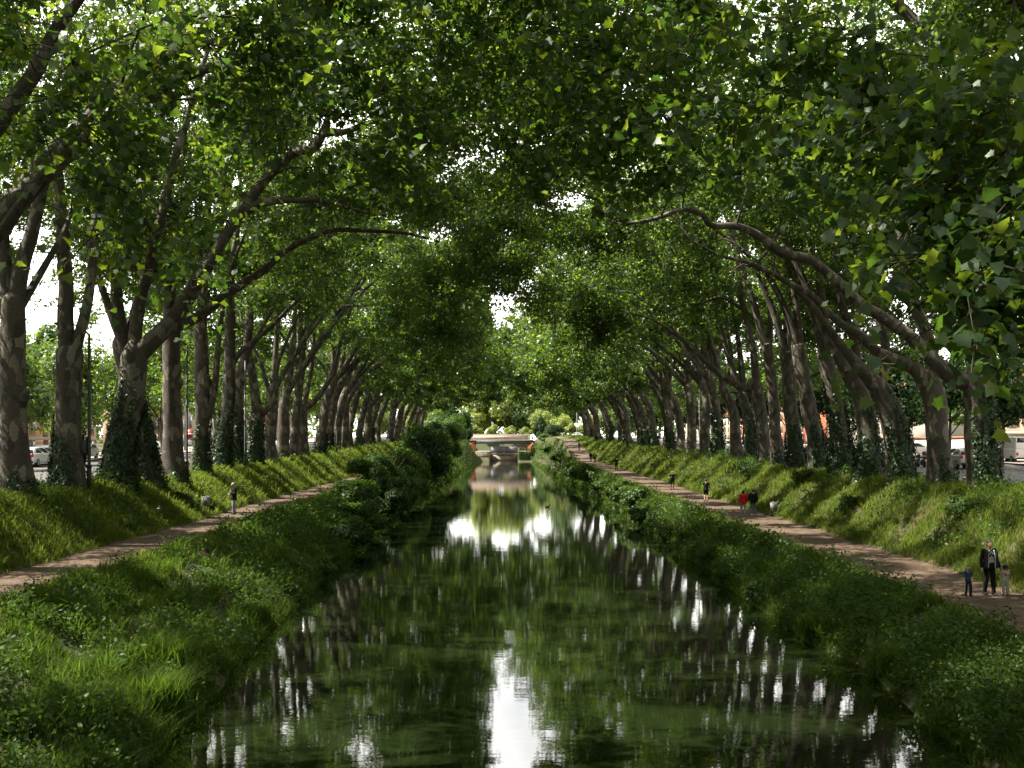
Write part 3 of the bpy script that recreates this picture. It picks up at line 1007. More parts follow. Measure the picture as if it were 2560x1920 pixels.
for hw, pts in (
    (26, TD(56, (317, 766), (375, 690), (437, 590), (532, 441), (582, 378), (632, 332), (700, 290), (786, 270))),
    (18, TD(55, (520, 462), (599, 434), (698, 434), (766, 453))),
    (18, TD(56, (296, 690), (334, 515), (357, 437), (401, 273), (448, 110))),
    (16, TD(64, (400, 699), (484, 640), (573, 582), (674, 512), (807, 499), (924, 515))),
    (22, TD(45, (28, 740), (46, 575), (95, 390), (180, 255))), (20, TD(50.5, (160, 800), (196, 610), (208, 474))), (18, TD(50.5, (147, 900), (142, 600), (124, 314))),
    (26, TD(30, (0, 262), (73, 160), (120, 66), (182, 0))), (22, TD(37, (0, 510), (66, 412), (110, 350), (180, 270))),
    (24, T(48.6, (2425, 975), (2297, 861), (2153, 760), (2026, 650), (1900, 591), (1779, 563), (1706, 524), (1634, 548))),
    (18, T(53.7, (2318, 965), (2195, 880), (2090, 800))), (18, T(53.7, (2324, 960), (2305, 806), (2267, 722), (2250, 574))),
    (16, T(59, (2195, 966), (2111, 871), (2010, 740))), (14, T(64, (2122, 936), (2060, 820), (1960, 600))), (14, T(69, (2062, 895), (1990, 680))),
    (14, T(74, (1995, 875), (1920, 690))), (14, T(79.5, (1967, 892), (1900, 700))), (14, T(85, (1917, 871), (1890, 780), (1820, 560))),
    (16, T(89.5, (1884, 985), (1803, 938), (1736, 878), (1667, 820))), (12, T(89.5, (1880, 790), (1790, 744), (1660, 780), (1580, 732))), (14, T(89.5, (1887, 965), (1857, 760), (1820, 560))),
    (14, TD(99.8, (620, 860), (690, 735), (775, 610))), (12, TD(109, (660, 890), (720, 800), (800, 620))),
    (12, TD(78, (480, 1000), (498, 687), (515, 400))), (14, TD(72, (437, 890), (442, 599))), (30, TD(60, (80, 640), (85, 520))), (24, TD(60, (70, 730), (75, 560))),
):
    keep_clear(hw, pts)


# ---- trees whose trunks stand beside and behind the viewpoint; their boughs hang into view
near = [
    (-1, -18.2, 13.0, [(660, 150, 17), (520, 110, 16.5), (300, 470, 15), (330, 590, 16), (610, 60, 17), (240, 330, 16), (180, 150, 15), (420, 250, 17), (100, 300, 14.5), (60, 120, 15)]),
    (-1, -18.8, 21.0, [(800, 290, 19.5), (950, 400, 20), (1010, 320, 21), (900, 180, 20), (720, 420, 20), (640, 300, 20), (560, 540, 21), (1100, 120, 21), (480, 700, 22), (1080, 240, 22), (760, 80, 20)]),
    (-1, -18.5, 29.5, [], [(TD(29.5, (-432, 760), (-250, 560), (-90, 380), (0, 262), (73, 160), (120, 66), (182, -20), (260, -130)), .34, .12)]),
    (-1, -19.2, 37.0, [], [(TD(37, (-170, 820), (-70, 610), (0, 510), (66, 412), (110, 350), (180, 270), (260, 190)), .30, .08)]),
    (1, 19.6, 11.0, [(2400, 690, 9.6), (2460, 560, 10), (2300, 560, 11), (2520, 330, 10), (2380, 250, 11), (2480, 760, 9.8), (2350, 480, 11), (2540, 480, 9.8), (2260, 420, 12), (2520, 150, 10.5)]),
    (1, 20.2, 17.0, [(2150, 330, 13), (2200, 130, 13), (2050, 200, 14), (1820, 300, 15), (1700, 130, 16), (1980, 60, 14), (2230, 250, 13)]),
    (1, 19.8, 24.0, [(1500, 100, 18), (1600, 260, 18), (1480, 210, 18.5), (1560, 360, 20), (1420, 330, 21), (1680, 430, 19), (1760, 220, 18), (1380, 80, 20), (1640, 60, 18)]),
    (1, 20.6, 31.0, []),
    (1, 20.2, 38.0, [], [(T(38, (2740, 560), (2500, 380), (2307, 300), (2198, 291), (2113, 278), (2000, 240)), .26, .07)]),
]
def skirt(X, Y, n=26):  # unseen low leaf clumps, added on the street side to shade the slope
    q = np.random.default_rng(int(Y))
    return np.column_stack([q.uniform(X - 9, X - 3.5, n), Y + q.uniform(-3, 6, n), q.uniform(9, 16, n)])


for k, (sd, X, Y, sp, *more) in enumerate(near):
    auto_tree(sd, X, Y, .72, 1.2, 8.5, 'plane tree overhanging from beside the viewpoint, trunk out of sight, only large drooping leaves showing',
              'plane trees whose trunks stand out of sight', seed=k, ncl=70, lod=0, leaf=.20, extra=np.concatenate([spray(sp), skirt(X, Y)]) if sp and sd < 0 else skirt(X, Y) if sd < 0 else spray(sp) if sp else None, more=more[0] if more else None)

# ---- left row, traced
L = []
plane_tree(-1, [base_pt(46, 45, -1)] + TD(45, (30, 980), (27, 850), (28, 740), (29, 655)), [.62, .56, .50, .48, .47],
           [(TD(45, (29, 665), (46, 575), (71, 495), (95, 390, -.5), (109, 346, -1), (140, 295, -1.5), (180, 255, -2), (230, 160, -3)), .36, .10),
            (TD(45, (28, 665), (8, 560), (2, 470), (-40, 330, 1), (-60, 200, 2)), .33, .12),
            (TD(45, (32, 660), (70, 620, .5), (108, 555, 1), (135, 505, 1.5), (170, 420, 3)), .20, .08)],
           'thick plane tree at the left edge, bare mottled trunk with swollen knot, forking high', seed=21, extra=skirt(-19, 45), ncl=80, lod=1, leaf=.19, ivy=1.6, cover=.4, a0=-.6, knob=[(4.2, -.1, .30)])
plane_tree(-1, [base_pt(172, 50.5, -1)] + TD(50.5, (152, 1000), (147, 900), (150, 770)), [.66, .55, .56, .58],
           [(TD(50.5, (146, 780), (141, 690), (142, 600), (130, 440, -.5), (124, 314, -1), (165, 200, -1), (185, 80, -2)), .36, .12),
            (TD(50.5, (160, 800), (180, 690), (196, 610, .5), (208, 474, 1), (236, 380, 2), (290, 290, 2), (330, 240, 1)), .34, .10)],
           'plane tree of two close upright stems, second from the left edge, ivy climbing its foot', seed=22, extra=skirt(-20, 50, 16), ncl=80, lod=1, leaf=.19, ivy=4.2, cover=.75, a0=PI)
plane_tree(-1, [base_pt(291, 56, -1)] + TD(56, (262, 960), (285, 850), (290, 770)), [.72, .66, .62, .64],
           [(TD(56, (286, 775), (258, 725), (235, 665), (217, 611), (190, 520, 1), (170, 440, 2)), .30, .10),
            (TD(56, (292, 770), (296, 690), (320, 580, -.5), (334, 515, -1), (357, 437, -1), (383, 328, -1), (401, 273, -1), (448, 110, -2)), .36, .12),
            (TD(56, (303, 780), (330, 735), (375, 690), (410, 635, -.5), (437, 590, -1), (487, 510, -1), (532, 441, -1), (582, 378, -1), (632, 332, -1), (678, 320, -1.5), (700, 290, -2), (741, 286, -2), (786, 270, -2.5), (840, 250, -3)), .52, .10),
            (TD(55, (520, 462), (560, 440), (599, 434), (650, 432), (698, 434), (766, 453), (830, 465)), .25, .07),
            (TD(54.6, (668, 322), (695, 285), (720, 220), (760, 180)), .18, .06)],
           'massive ivy coated plane tree whose long dark bough sweeps out over the canal', seed=23, ncl=85, lod=1, leaf=.19, ivy=6.6, bark='bark')
plane_tree(-1, [base_pt(362, 60, -1)] + TD(60, (305, 950), (282, 830), (265, 745)), [.76, .64, .56, .52],
           [(TD(60, (266, 750), (252, 640), (246, 518), (232, 400), (215, 280), (230, 150)), .38, .12),
            (TD(60, (268, 750), (300, 640, 1), (352, 560, 2), (362, 430, 3), (350, 300, 3)), .30, .10)],
           'plane tree leaning left behind the massive ivy tree, its broad foot cloaked in ivy', seed=24, ncl=75, lod=1, leaf=.20, ivy=6.0)
plane_tree(-1, [base_pt(434, 64, -1)] + TD(64, (373, 940), (371, 850), (371, 745), (372, 690)), [.60, .56, .54, .50, .48],
           [(TD(64, (374, 725), (400, 699), (450, 670), (484, 640), (530, 610, -.5), (573, 582, -1), (611, 545, -1), (674, 512, -1.5), (723, 497, -2), (807, 499, -2), (874, 503, -2), (924, 515, -2.5)), .38, .08),
            (TD(64, (371, 695), (365, 600), (372, 500), (360, 380), (372, 250)), .42, .12),
            (TD(64, (380, 720), (430, 620, 1), (470, 520, 2), (500, 400, 2)), .24, .08)],
           'smooth reddish brown plane trunk with a single low bough reaching right', seed=25, ncl=75, lod=1, leaf=.21, ivy=1.8, cover=.35, a0=-.2, knob=[(5.6, -.3, .28)])
plane_tree(-1, [base_pt(497, 72, -1)] + TD(72, (433, 950), (437, 890), (434, 724)), [.54, .48, .46, .42],
           [(TD(72, (434, 730), (438, 650), (442, 599), (450, 480), (440, 350)), .36, .12),
            (TD(72, (447, 905), (462, 850), (470, 760), (478, 690), (500, 580, -1), (545, 470, -2)), .26, .10)],
           'pale plane tree with a bulging knot halfway up, sunlit grass at its foot', seed=26, ncl=70, lod=1, leaf=.22, ivy=4.6, cover=.45, a0=-.6, knob=[(6.0, -.5, .36)])
plane_tree(-1, [base_pt(554, 78, -1)] + TD(78, (485, 930), (494, 843), (498, 687)), [.52, .46, .42, .36],
           [(TD(78, (497, 790), (526, 755), (579, 712), (640, 650, -1), (690, 600, -2)), .24, .08), (TD(78, (498, 695), (500, 580), (520, 450), (515, 330)), .32, .1)],
           'plane tree sheathed in ivy to head of trunk just behind the man on the path', seed=27, ncl=70, lod=1, leaf=.23, ivy=6.4)
plane_tree(-1, [base_pt(590, 83, -1)] + TD(83, (511, 920), (514, 843), (535, 750)), [.50, .46, .42, .36],
           [(TD(83, (534, 755), (545, 650), (560, 540), (555, 420)), .32, .1), (TD(83, (530, 780), (560, 720), (600, 650), (650, 590)), .22, .07)],
           'ivy covered plane trunk close beside a thin black lamp post', seed=28, ncl=65, lod=2, leaf=.27, ivy=5.6)
plane_tree(-1, [base_pt(634, 88, -1)] + TD(88, (552, 930), (556, 890), (547, 830), (541, 780)), [.56, .54, .48, .36, .32],
           [(TD(88, (541, 790), (535, 700), (540, 600), (560, 480)), .30, .1), (TD(88, (560, 900), (585, 875), (598, 840), (600, 790), (640, 690), (690, 610)), .30, .08)],
           'dark plane tree forked low like a Y, both arms and foot wrapped in ivy', seed=29, ncl=65, lod=2, leaf=.27, ivy=6.2)
plane_tree(-1, [base_pt(672, 93.6, -1)] + TD(93.6, (583, 950), (589, 890), (585, 850)), [.60, .52, .48, .42],
           [(TD(93.6, (585, 855), (565, 790), (545, 745), (520, 690)), .22, .08), (TD(93.6, (586, 855), (596, 760), (600, 650), (590, 520)), .34, .1), (TD(93.6, (590, 860), (640, 760), (700, 680), (760, 600)), .26, .08)],
           'pale smooth plane trunk standing just beyond the low forked ivy tree', seed=30, ncl=62, lod=2, leaf=.28)
plane_tree(-1, [base_pt(706, 99.8, -1)] + TD(99.8, (612, 940), (613, 890), (616, 850)), [.56, .5, .48, .46],
           [(TD(99.8, (614, 855), (630, 780), (636, 700), (640, 600), (630, 480)), .36, .1), (TD(99.8, (620, 860), (650, 800), (690, 735), (730, 690), (775, 610), (820, 560)), .34, .07), (TD(99.8, (640, 765), (680, 690), (715, 640), (760, 570), (800, 520)), .26, .07)],
           'pale plane tree splitting into long slanting arms, low fuzz of ivy at its foot', seed=31, ncl=62, lod=2, leaf=.28, ivy=1.8, cover=.6, a0=PI)
plane_tree(-1, [base_pt(757, 109, -1)] + TD(109, (653, 930), (652, 880)), [.58, .54, .54],
           [(TD(109, (652, 885), (672, 800), (680, 700), (690, 600)), .30, .1), (TD(109, (660, 890), (690, 855), (720, 800), (735, 740), (765, 650), (800, 580)), .34, .08), (TD(109, (650, 890), (640, 800), (650, 700)), .26, .08)],
           'pale plane tree dividing into several stems very low down, beyond the pale smooth ones', seed=32, ncl=60, lod=2, leaf=.29)
auto_tree(-1, (730 - CX) * 104.5 / F, 104.5, .44, .8, 8.6, 'slim straight plane trunk squeezed behind the pale slanting armed tree', seed=33, ncl=58, lod=2, leaf=.29)
far_left_label = 'distant plane tree of the left row, slim pale trunk, or unseen copy added for shade'
mid_left = [(798, 119, .5, 3.2, 'stout plane trunk with an ivy skirt, halfway along the left avenue'),
            (818, 126, .52, 3.4, 'plane trunk ivied at the foot behind tall waterside bushes, beside a slender lamp post'),
            (840, 133, .5, 0, 'bare upright plane trunk left of the tight dark cluster of the avenue'),
            (856, 140, .5, 0, 'bare upright plane trunk within the tight dark cluster of the avenue')]
for k, (px, Y, r, iv, lb) in enumerate(mid_left):
    auto_tree(-1, (px - CX) * Y / F, Y, r, 1.6, 8.0, lb, seed=40 + k, ncl=56, lod=2, leaf=.31, ivy=iv, tol=(2, 2, 1))

# ---- right row, traced
plane_tree(1, [base_pt(2462, 48.6, 1), W(2448, 1103, 48.6), W(2446, 1010, 48.6), W(2440, 950, 48.6)], [.62, .58, .56, .56],
           [(T(48.6, (2425, 975), (2385, 945), (2343, 912), (2297, 861), (2250, 823), (2208, 794), (2153, 760), (2090, 701), (2026, 650), (1959, 633), (1900, 591), (1840, 566, -.5), (1779, 563, -.8), (1754, 534, -1), (1706, 524, -1.5), (1634, 548, -2), (1560, 560, -2)), .40, .07),
            (T(48.6, (2446, 965), (2440, 890), (2418, 780), (2400, 680), (2380, 500), (2390, 300)), .42, .14),
            (T(48.6, (2452, 960), (2480, 850, 1), (2500, 700, 2), (2510, 500, 2)), .26, .1)],
           'big half ivied plane tree at the right end, long bough arching over the water', seed=51, ncl=80, lod=1, leaf=.19, ivy=6.0, cover=.62, a0=-.45, knob=[(4.9, -.3, .3)])
plane_tree(1, [base_pt(2352, 53.7, 1), W(2346, 1103, 53.7), W(2339, 1019, 53.7), W(2324, 960, 53.7)], [.60, .54, .54, .52],
           [(T(53.7, (2318, 965), (2290, 925), (2237, 900), (2195, 880), (2150, 838), (2090, 800), (2030, 740), (1960, 700), (1880, 660, -1), (1800, 640, -2)), .38, .07),
            (T(53.7, (2328, 960), (2330, 890), (2305, 806), (2267, 722), (2250, 574), (2235, 400), (2200, 200)), .40, .13)],
           'bare pale mottled plane trunk second from the right end, leaning bough towards the canal', seed=52, ncl=80, lod=1, leaf=.19, ivy=2.4, cover=.3, a0=-.9)
plane_tree(1, [base_pt(2252, 59, 1), W(2240, 1082, 59), W(2216, 1006, 59), W(2195, 966, 59)], [.66, .60, .54, .50],
           [(T(59, (2192, 972), (2153, 926), (2111, 871), (2069, 820), (2010, 740), (1940, 690), (1870, 660, -1)), .40, .08), (T(59, (2205, 980), (2215, 880), (2190, 760), (2160, 620), (2140, 450)), .34, .12)],
           'ivy bound plane trunk leaning to the water, third from the right end', seed=53, ncl=75, lod=1, leaf=.20, ivy=5.6, cover=.75, a0=-.3)
plane_tree(1, [base_pt(2172, 64, 1), W(2170, 1100, 64), W(2158, 1010, 64), W(2122, 936, 64)], [.68, .60, .54, .46],
           [(T(64, (2124, 940), (2095, 890), (2060, 820), (2010, 700), (1960, 600), (1900, 520)), .40, .08), (T(64, (2140, 970), (2140, 880), (2100, 740), (2080, 580), (2070, 400)), .30, .12)],
           'plane trunk wholly wrapped in ivy with spotted bare bulge above, fourth from the right end', seed=54, ncl=75, lod=1, leaf=.21, ivy=5.0, knob=[(6.0, -1.2, .3)])
plane_tree(1, [base_pt(2107, 69, 1), W(2100, 1090, 69), W(2090, 1018, 69), W(2062, 895, 69)], [.66, .58, .52, .42],
           [(T(69, (2062, 900), (2040, 800), (1990, 680), (1930, 580), (1860, 500)), .36, .08), (T(69, (2064, 900), (2060, 780), (2030, 620), (2020, 450)), .32, .12)],
           'plane tree sheathed in glinting ivy with sunlit flank, fifth from the right end', seed=55, ncl=72, lod=1, leaf=.22, ivy=6.8)
plane_tree(1, [base_pt(2046, 74, 1), W(2036, 1090, 74), W(2022, 1018, 74), W(1995, 875, 74)], [.58, .54, .5, .42],
           [(T(74, (1996, 880), (1970, 790), (1920, 690), (1850, 620), (1770, 560)), .32, .08), (T(74, (1996, 880), (1990, 760), (1960, 600), (1950, 430)), .32, .12)],
           'leaning plane tree ivied on its right flank only, sixth from the right end', seed=56, ncl=70, lod=1, leaf=.23, ivy=5.6, cover=.65, a0=-.2)
plane_tree(1, [base_pt(1995, 79.5, 1), W(1986, 1090, 79.5), W(1976, 1018, 79.5), W(1967, 892, 79.5)], [.56, .52, .48, .42],
           [(T(79.5, (1966, 900), (1940, 800), (1900, 700), (1850, 600), (1800, 520)), .32, .08), (T(79.5, (1968, 895), (1964, 780), (1930, 640), (1920, 480)), .32, .12)],
           'dark plane tree ivied low with bare upper trunk, seventh from the right end', seed=57, ncl=68, lod=1, leaf=.24, ivy=4.4)
plane_tree(1, [base_pt(1946, 85, 1), W(1938, 1080, 85), W(1934, 997, 85), W(1917, 871, 85)], [.50, .46, .44, .38],
           [(T(85, (1917, 880), (1890, 780), (1860, 680), (1820, 560), (1790, 450)), .32, .1), (T(85, (1920, 880), (1925, 780), (1900, 650)), .26, .1)],
           'smooth straight plane trunk between two ivied ones, eighth from the right end', seed=58, ncl=66, lod=2, leaf=.27, ivy=2.2, cover=.7)
plane_tree(1, [base_pt(1912, 89.5, 1), W(1908, 1090, 89.5), W(1902, 1031, 89.5), W(1887, 965, 89.5)], [.56, .5, .5, .5],
           [(T(89.5, (1884, 985), (1850, 966), (1803, 938), (1736, 878), (1700, 845), (1667, 820), (1610, 790), (1550, 780)), .34, .07),
            (T(89.5, (1887, 970), (1884, 881), (1857, 760), (1840, 640), (1820, 500)), .38, .12),
            (T(89.5, (1930, 815), (1880, 790), (1820, 750), (1790, 744), (1750, 760), (1700, 765), (1660, 780), (1620, 760), (1580, 732), (1530, 730), (1480, 745)), .16, .05)],
           'dark plane tree throwing one straight black bough up to the left over the path', seed=59, ncl=66, lod=2, leaf=.27, ivy=1.5)
plane_tree(1, [base_pt(1874, 95, 1), W(1876, 1090, 95), W(1872, 1046, 95), W(1856, 990, 95)], [.54, .5, .48, .42],
           [(T(95, (1857, 995), (1830, 920), (1800, 820), (1760, 720), (1700, 640)), .32, .08), (T(95, (1858, 990), (1850, 880), (1830, 760), (1810, 620)), .28, .1)],
           'ivy speckled plane trunk standing behind the tree with the straight black bough', seed=60, ncl=64, lod=2, leaf=.28, ivy=5.4, cover=.8)
plane_tree(1, [base_pt(1844, 100, 1), W(1838, 1080, 100), W(1834, 1031, 100), W(1808, 972, 100)], [.54, .5, .46, .40],
           [(T(100, (1808, 975), (1790, 900), (1760, 800), (1720, 700), (1660, 620)), .30, .08), (T(100, (1812, 980), (1830, 900), (1810, 780), (1790, 640)), .28, .1)],
           'pale brown plane trunk bending left at the top, next to a parked white car', seed=61, ncl=62, lod=2, leaf=.28)
mid_right = [(1790, 109, .52, .8, 6.0, 'ivy covered plane trunk just right of a clean pale trunk, midway along the right row'),
             (1766, 115, .54, .6, 0, 'clean pale upright plane trunk behind low hanging leaves, midway along the right row'),
             (1727, 124, .52, .4, 0, 'pale plane trunk with a dark stain at its foot, standing beside a thin pale post'),
             (1701, 131, .52, 1.8, 0, 'speckled pale plane trunk tilting towards the water beyond the stained one'),
             (1682, 137, .46, 1.4, 4.2, 'slim dark ivied plane trunk between two pale ones down the right row'),
             (1667, 143, .5, 1.6, 0, 'bare leaning plane trunk following the slim dark ivied one'),
             (1637, 153, .52, 2.2, 3.6, 'plane trunk ivied at the base below a dark slanting bough down the right row'),
             (1616, 162, .5, 2.2, 5.0, 'narrow plane trunk dark with ivy in the closing perspective of the right row'),
             (1601, 170, .5, 2.0, 0, 'bare plane trunk beside the narrow ivied one in the closing right row')]
for k, (px, Y, r, lean, iv, lb) in enumerate(mid_right):
    auto_tree(1, (px - CX) * Y / F, Y, r, lean, 8.0, lb, seed=70 + k, ncl=56, lod=2, leaf=.31 + .002 * k, ivy=iv)

# ---- the far ends of both rows: a few trees built, then copied, also unseen behind the camera
templ = {}
for sd in (-1, 1):
    templ[sd] = []
    for k in range(6):
        Y = 184 if sd > 0 else 148
        X = sd * (20.8 if sd > 0 else 20.0)
        lb = far_left_label if sd < 0 else 'plane tree of the distant right row, trunk leaning, or unseen copy added for shade'
        templ[sd].append(auto_tree(sd, X, Y, [.55, .48, .62, .5, .44, .66][k], (2.2 if sd > 0 else 1.2) + [0, 1.1, -.9, .5, 1.8, -.4][k], [7.6, 9.2, 6.6, 8.4, 10.0, 7.0][k], lb, 'plane trees at the far end of the left row' if sd < 0 else 'plane trees at the far end of the right row',
                                   seed=90 + k + 5 * sd, ncl=62, lod=3, leaf=.52, ivy=[0, 3.4, 0, 5.2, 0, 2.0][k], dyw=2.8))
far = {-1: [149, 157, 166, 175, 184, 195, -52, -44, -36, -28, -20, -12, -4, 4, 206, 217, 227, 237, 249, 262, 276], 1: [178, 187, 198, 209, 222, 236, -52, -43, -34, -26, -18, -9, -1,  251, 266, 280]}  # smallest distances: unseen trees added at the camera's back to shade the banks
for sd in (-1, 1):
    for k, Y in enumerate(far[sd]):
        o = templ[sd][k] if k < 6 else copy_tree(templ[sd][(k * 5 + k // 6) % 6])
        X = sd * (20.8 if sd > 0 else 20.0) + RNG.uniform(-.5, .5)
        o.location = (X, Y, float(H(X, Y)))
        if k >= 6:
            o.scale = (RNG.uniform(.92, 1.08), (-1 if k % 2 else 1), RNG.uniform(.88, 1.08)); o.rotation_euler[2] = RNG.uniform(-.22, .22)
# ------------------------------------------------------------------ bridge and lock at the far end
M['brick_pale'] = plain('rosy parapet stone', (.42, .30, .24), 0.9, 0.25, 1.2)
M['stone'] = plain('pale coping stone', (.50, .46, .40), 0.9, 0.15, 1.5)
M['brick_red'] = plain('red brick', (.36, .12, .06), 0.9, 0.25, 2.5)
M['beam'] = plain('dark bridge steel', (.025, .04, .038), 0.6, 0.3, 1.0)
M['concrete'] = plain('stained lock wall', (.20, .16, .11), 0.9, 0.55, 0.8)
M['grey_gate'] = plain('grey lock gate', (.17, .175, .20), 0.7, 0.15, 1.0)
M['cream'] = plain('cream render', (.55, .47, .36), 0.9, 0.12, 0.6)
M['cream_dull'] = plain('weathered sill', (.24, .21, .165), 0.9, 0.3, 0.8)
M['dark_wood'] = plain('dark timber', (.04, .03, .022), 0.8)

br = empty('bridge', (0.7, 428, 0), 0, 'low road bridge with rosy stone parapet and dark steel beam closing the canal', 'bridge')


def rb(mb, name, m, root, smooth=False):
    o = mb.build(name, m, root, smooth); o.location = (-root.location.x, -root.location.y, -root.location.z); return o


b = MB(); b.box(-12.6, 10.6, 426, 426.45, 8.25, 9.85, 0); rb(b, 'parapet', M['brick_pale'], br)
b = MB(); b.box(-12.8, 10.9, 425.88, 426.6, 9.853, 10.3, 0, .05); b.box(-12.8, 10.9, 425.8, 426.6, 7.95, 8.247, 0, .04)
for q in (-12.75, 9.9): b.box(q, q + .9, 425.9, 426.55, 8.25, 9.85, 0, .03)
rb(b, 'coping', M['stone'], br)
b = MB(); b.box(-10.4, 10.9, 426.1, 427, 6.75, 7.947); b.box(-10.4, 10.9, 426.0, 427.1, 6.65, 6.747)
for q in np.arange(-10, 10.8, 1.6): b.box(q, q + .06, 426.03, 426.1, 6.75, 7.9)
rb(b, 'beam', M['beam'], br)
b = MB(); b.box(-14, 12, 427.1, 434, 7.3, 8.2); rb(b, 'deck', M['asphalt'], br)
b = MB(); b.box(-12.4, 10.7, 433.6, 434.05, 8.25, 9.8); rb(b, 'parapet', M['brick_pale'], br)
for a, c in ((-14.2, -10.0), (9.6, 13.4)):
    b = MB(); b.box(a, c, 426.5, 434, 3.4, 7.2)
    for q in np.arange(3.6, 7.1, .35): b.box(a - .02, c + .02, 426.47, 426.52, q, q + .03)
    rb(b, 'abutment', M['brick_red'], br)

for a, c, mt, lb in ((-13.4, -4.5, 'concrete', 'stained concrete lock wall with dark streaks, bare face'), (6.3, 13.6, 'concrete', 'lock wall clad in green creeper')):
    lw = empty('lock_wall', ((a + c) / 2, 422, 0), 0, lb, 'lock wall')
    b = MB(); b.box(a, c, 419.0, 446, -1.4, 3.6); rb(b, 'wall', M[mt], lw)
    b = MB(); b.box(a - .1, c + .1, 418.8, 446, 3.603, 3.9, 0, .06); rb(b, 'coping', M['stone'], lw)
    if a < 0:
        b = MB()
        for q in (-13.45, -9.3, -4.62): b.box(q, q + .2, 418.85, 418.99, 0, 3.58)
        b.box(-13.5, -4.5, 418.87, 418.98, .1, .5)
        rb(b, 'fender', M['dark_wood'], lw)
    else:
        rg = np.random.default_rng(3); n = 2600
        P = np.column_stack([rg.uniform(a, c, n), 418.7 - rg.uniform(0, .5, n), .25 + 3.7 * rg.uniform(0, 1, n)])
        V, f = leaf_geo(P, np.column_stack([rg.normal(0, .5, n), np.full(n, -1.), rg.normal(.3, .4, n)]), rg.normal(0, .5, (n, 3)) + np.array([0, 0, -1]), rg.uniform(.35, .6, n), 'three')
        o = link('creeper', np_mesh('creeper', V, [f]), M['shrub'], lw); o.location = (-lw.location.x, -lw.location.y, 0)
lg = empty('lock_gate', (0.9, 447, 0), 0, 'pair of grey lock gates shut above a pale sill under the bridge', 'lock gate')
for a, c, yy in ((-4.5, .85, 0), (.95, 6.3, 0)):
    b = MB(); b.box(a, c, 447, 447.4, 2.9, 5.5)
    rb(b, 'gate_leaf', M['grey_gate'], lg)
b = MB(); b.box(-4.5, 6.3, 446.6, 447.6, -1.3, 2.2); b.box(-4.5, 6.3, 446.3, 447.6, 2.2, 2.85, 0, .05); rb(b, 'sill', M['cream_dull'], lg)
b = MB()
for q in (-3.4, .2, 4.6): b.tube([(q, 446.9, 4.3), (q + .5, 446.85, 4.5)], [.12, .12], 6)
b.box(-4.6, 6.4, 446.8, 447.6, 5.5, 5.62); rb(b, 'walkway', M['pale_metal'], lg)

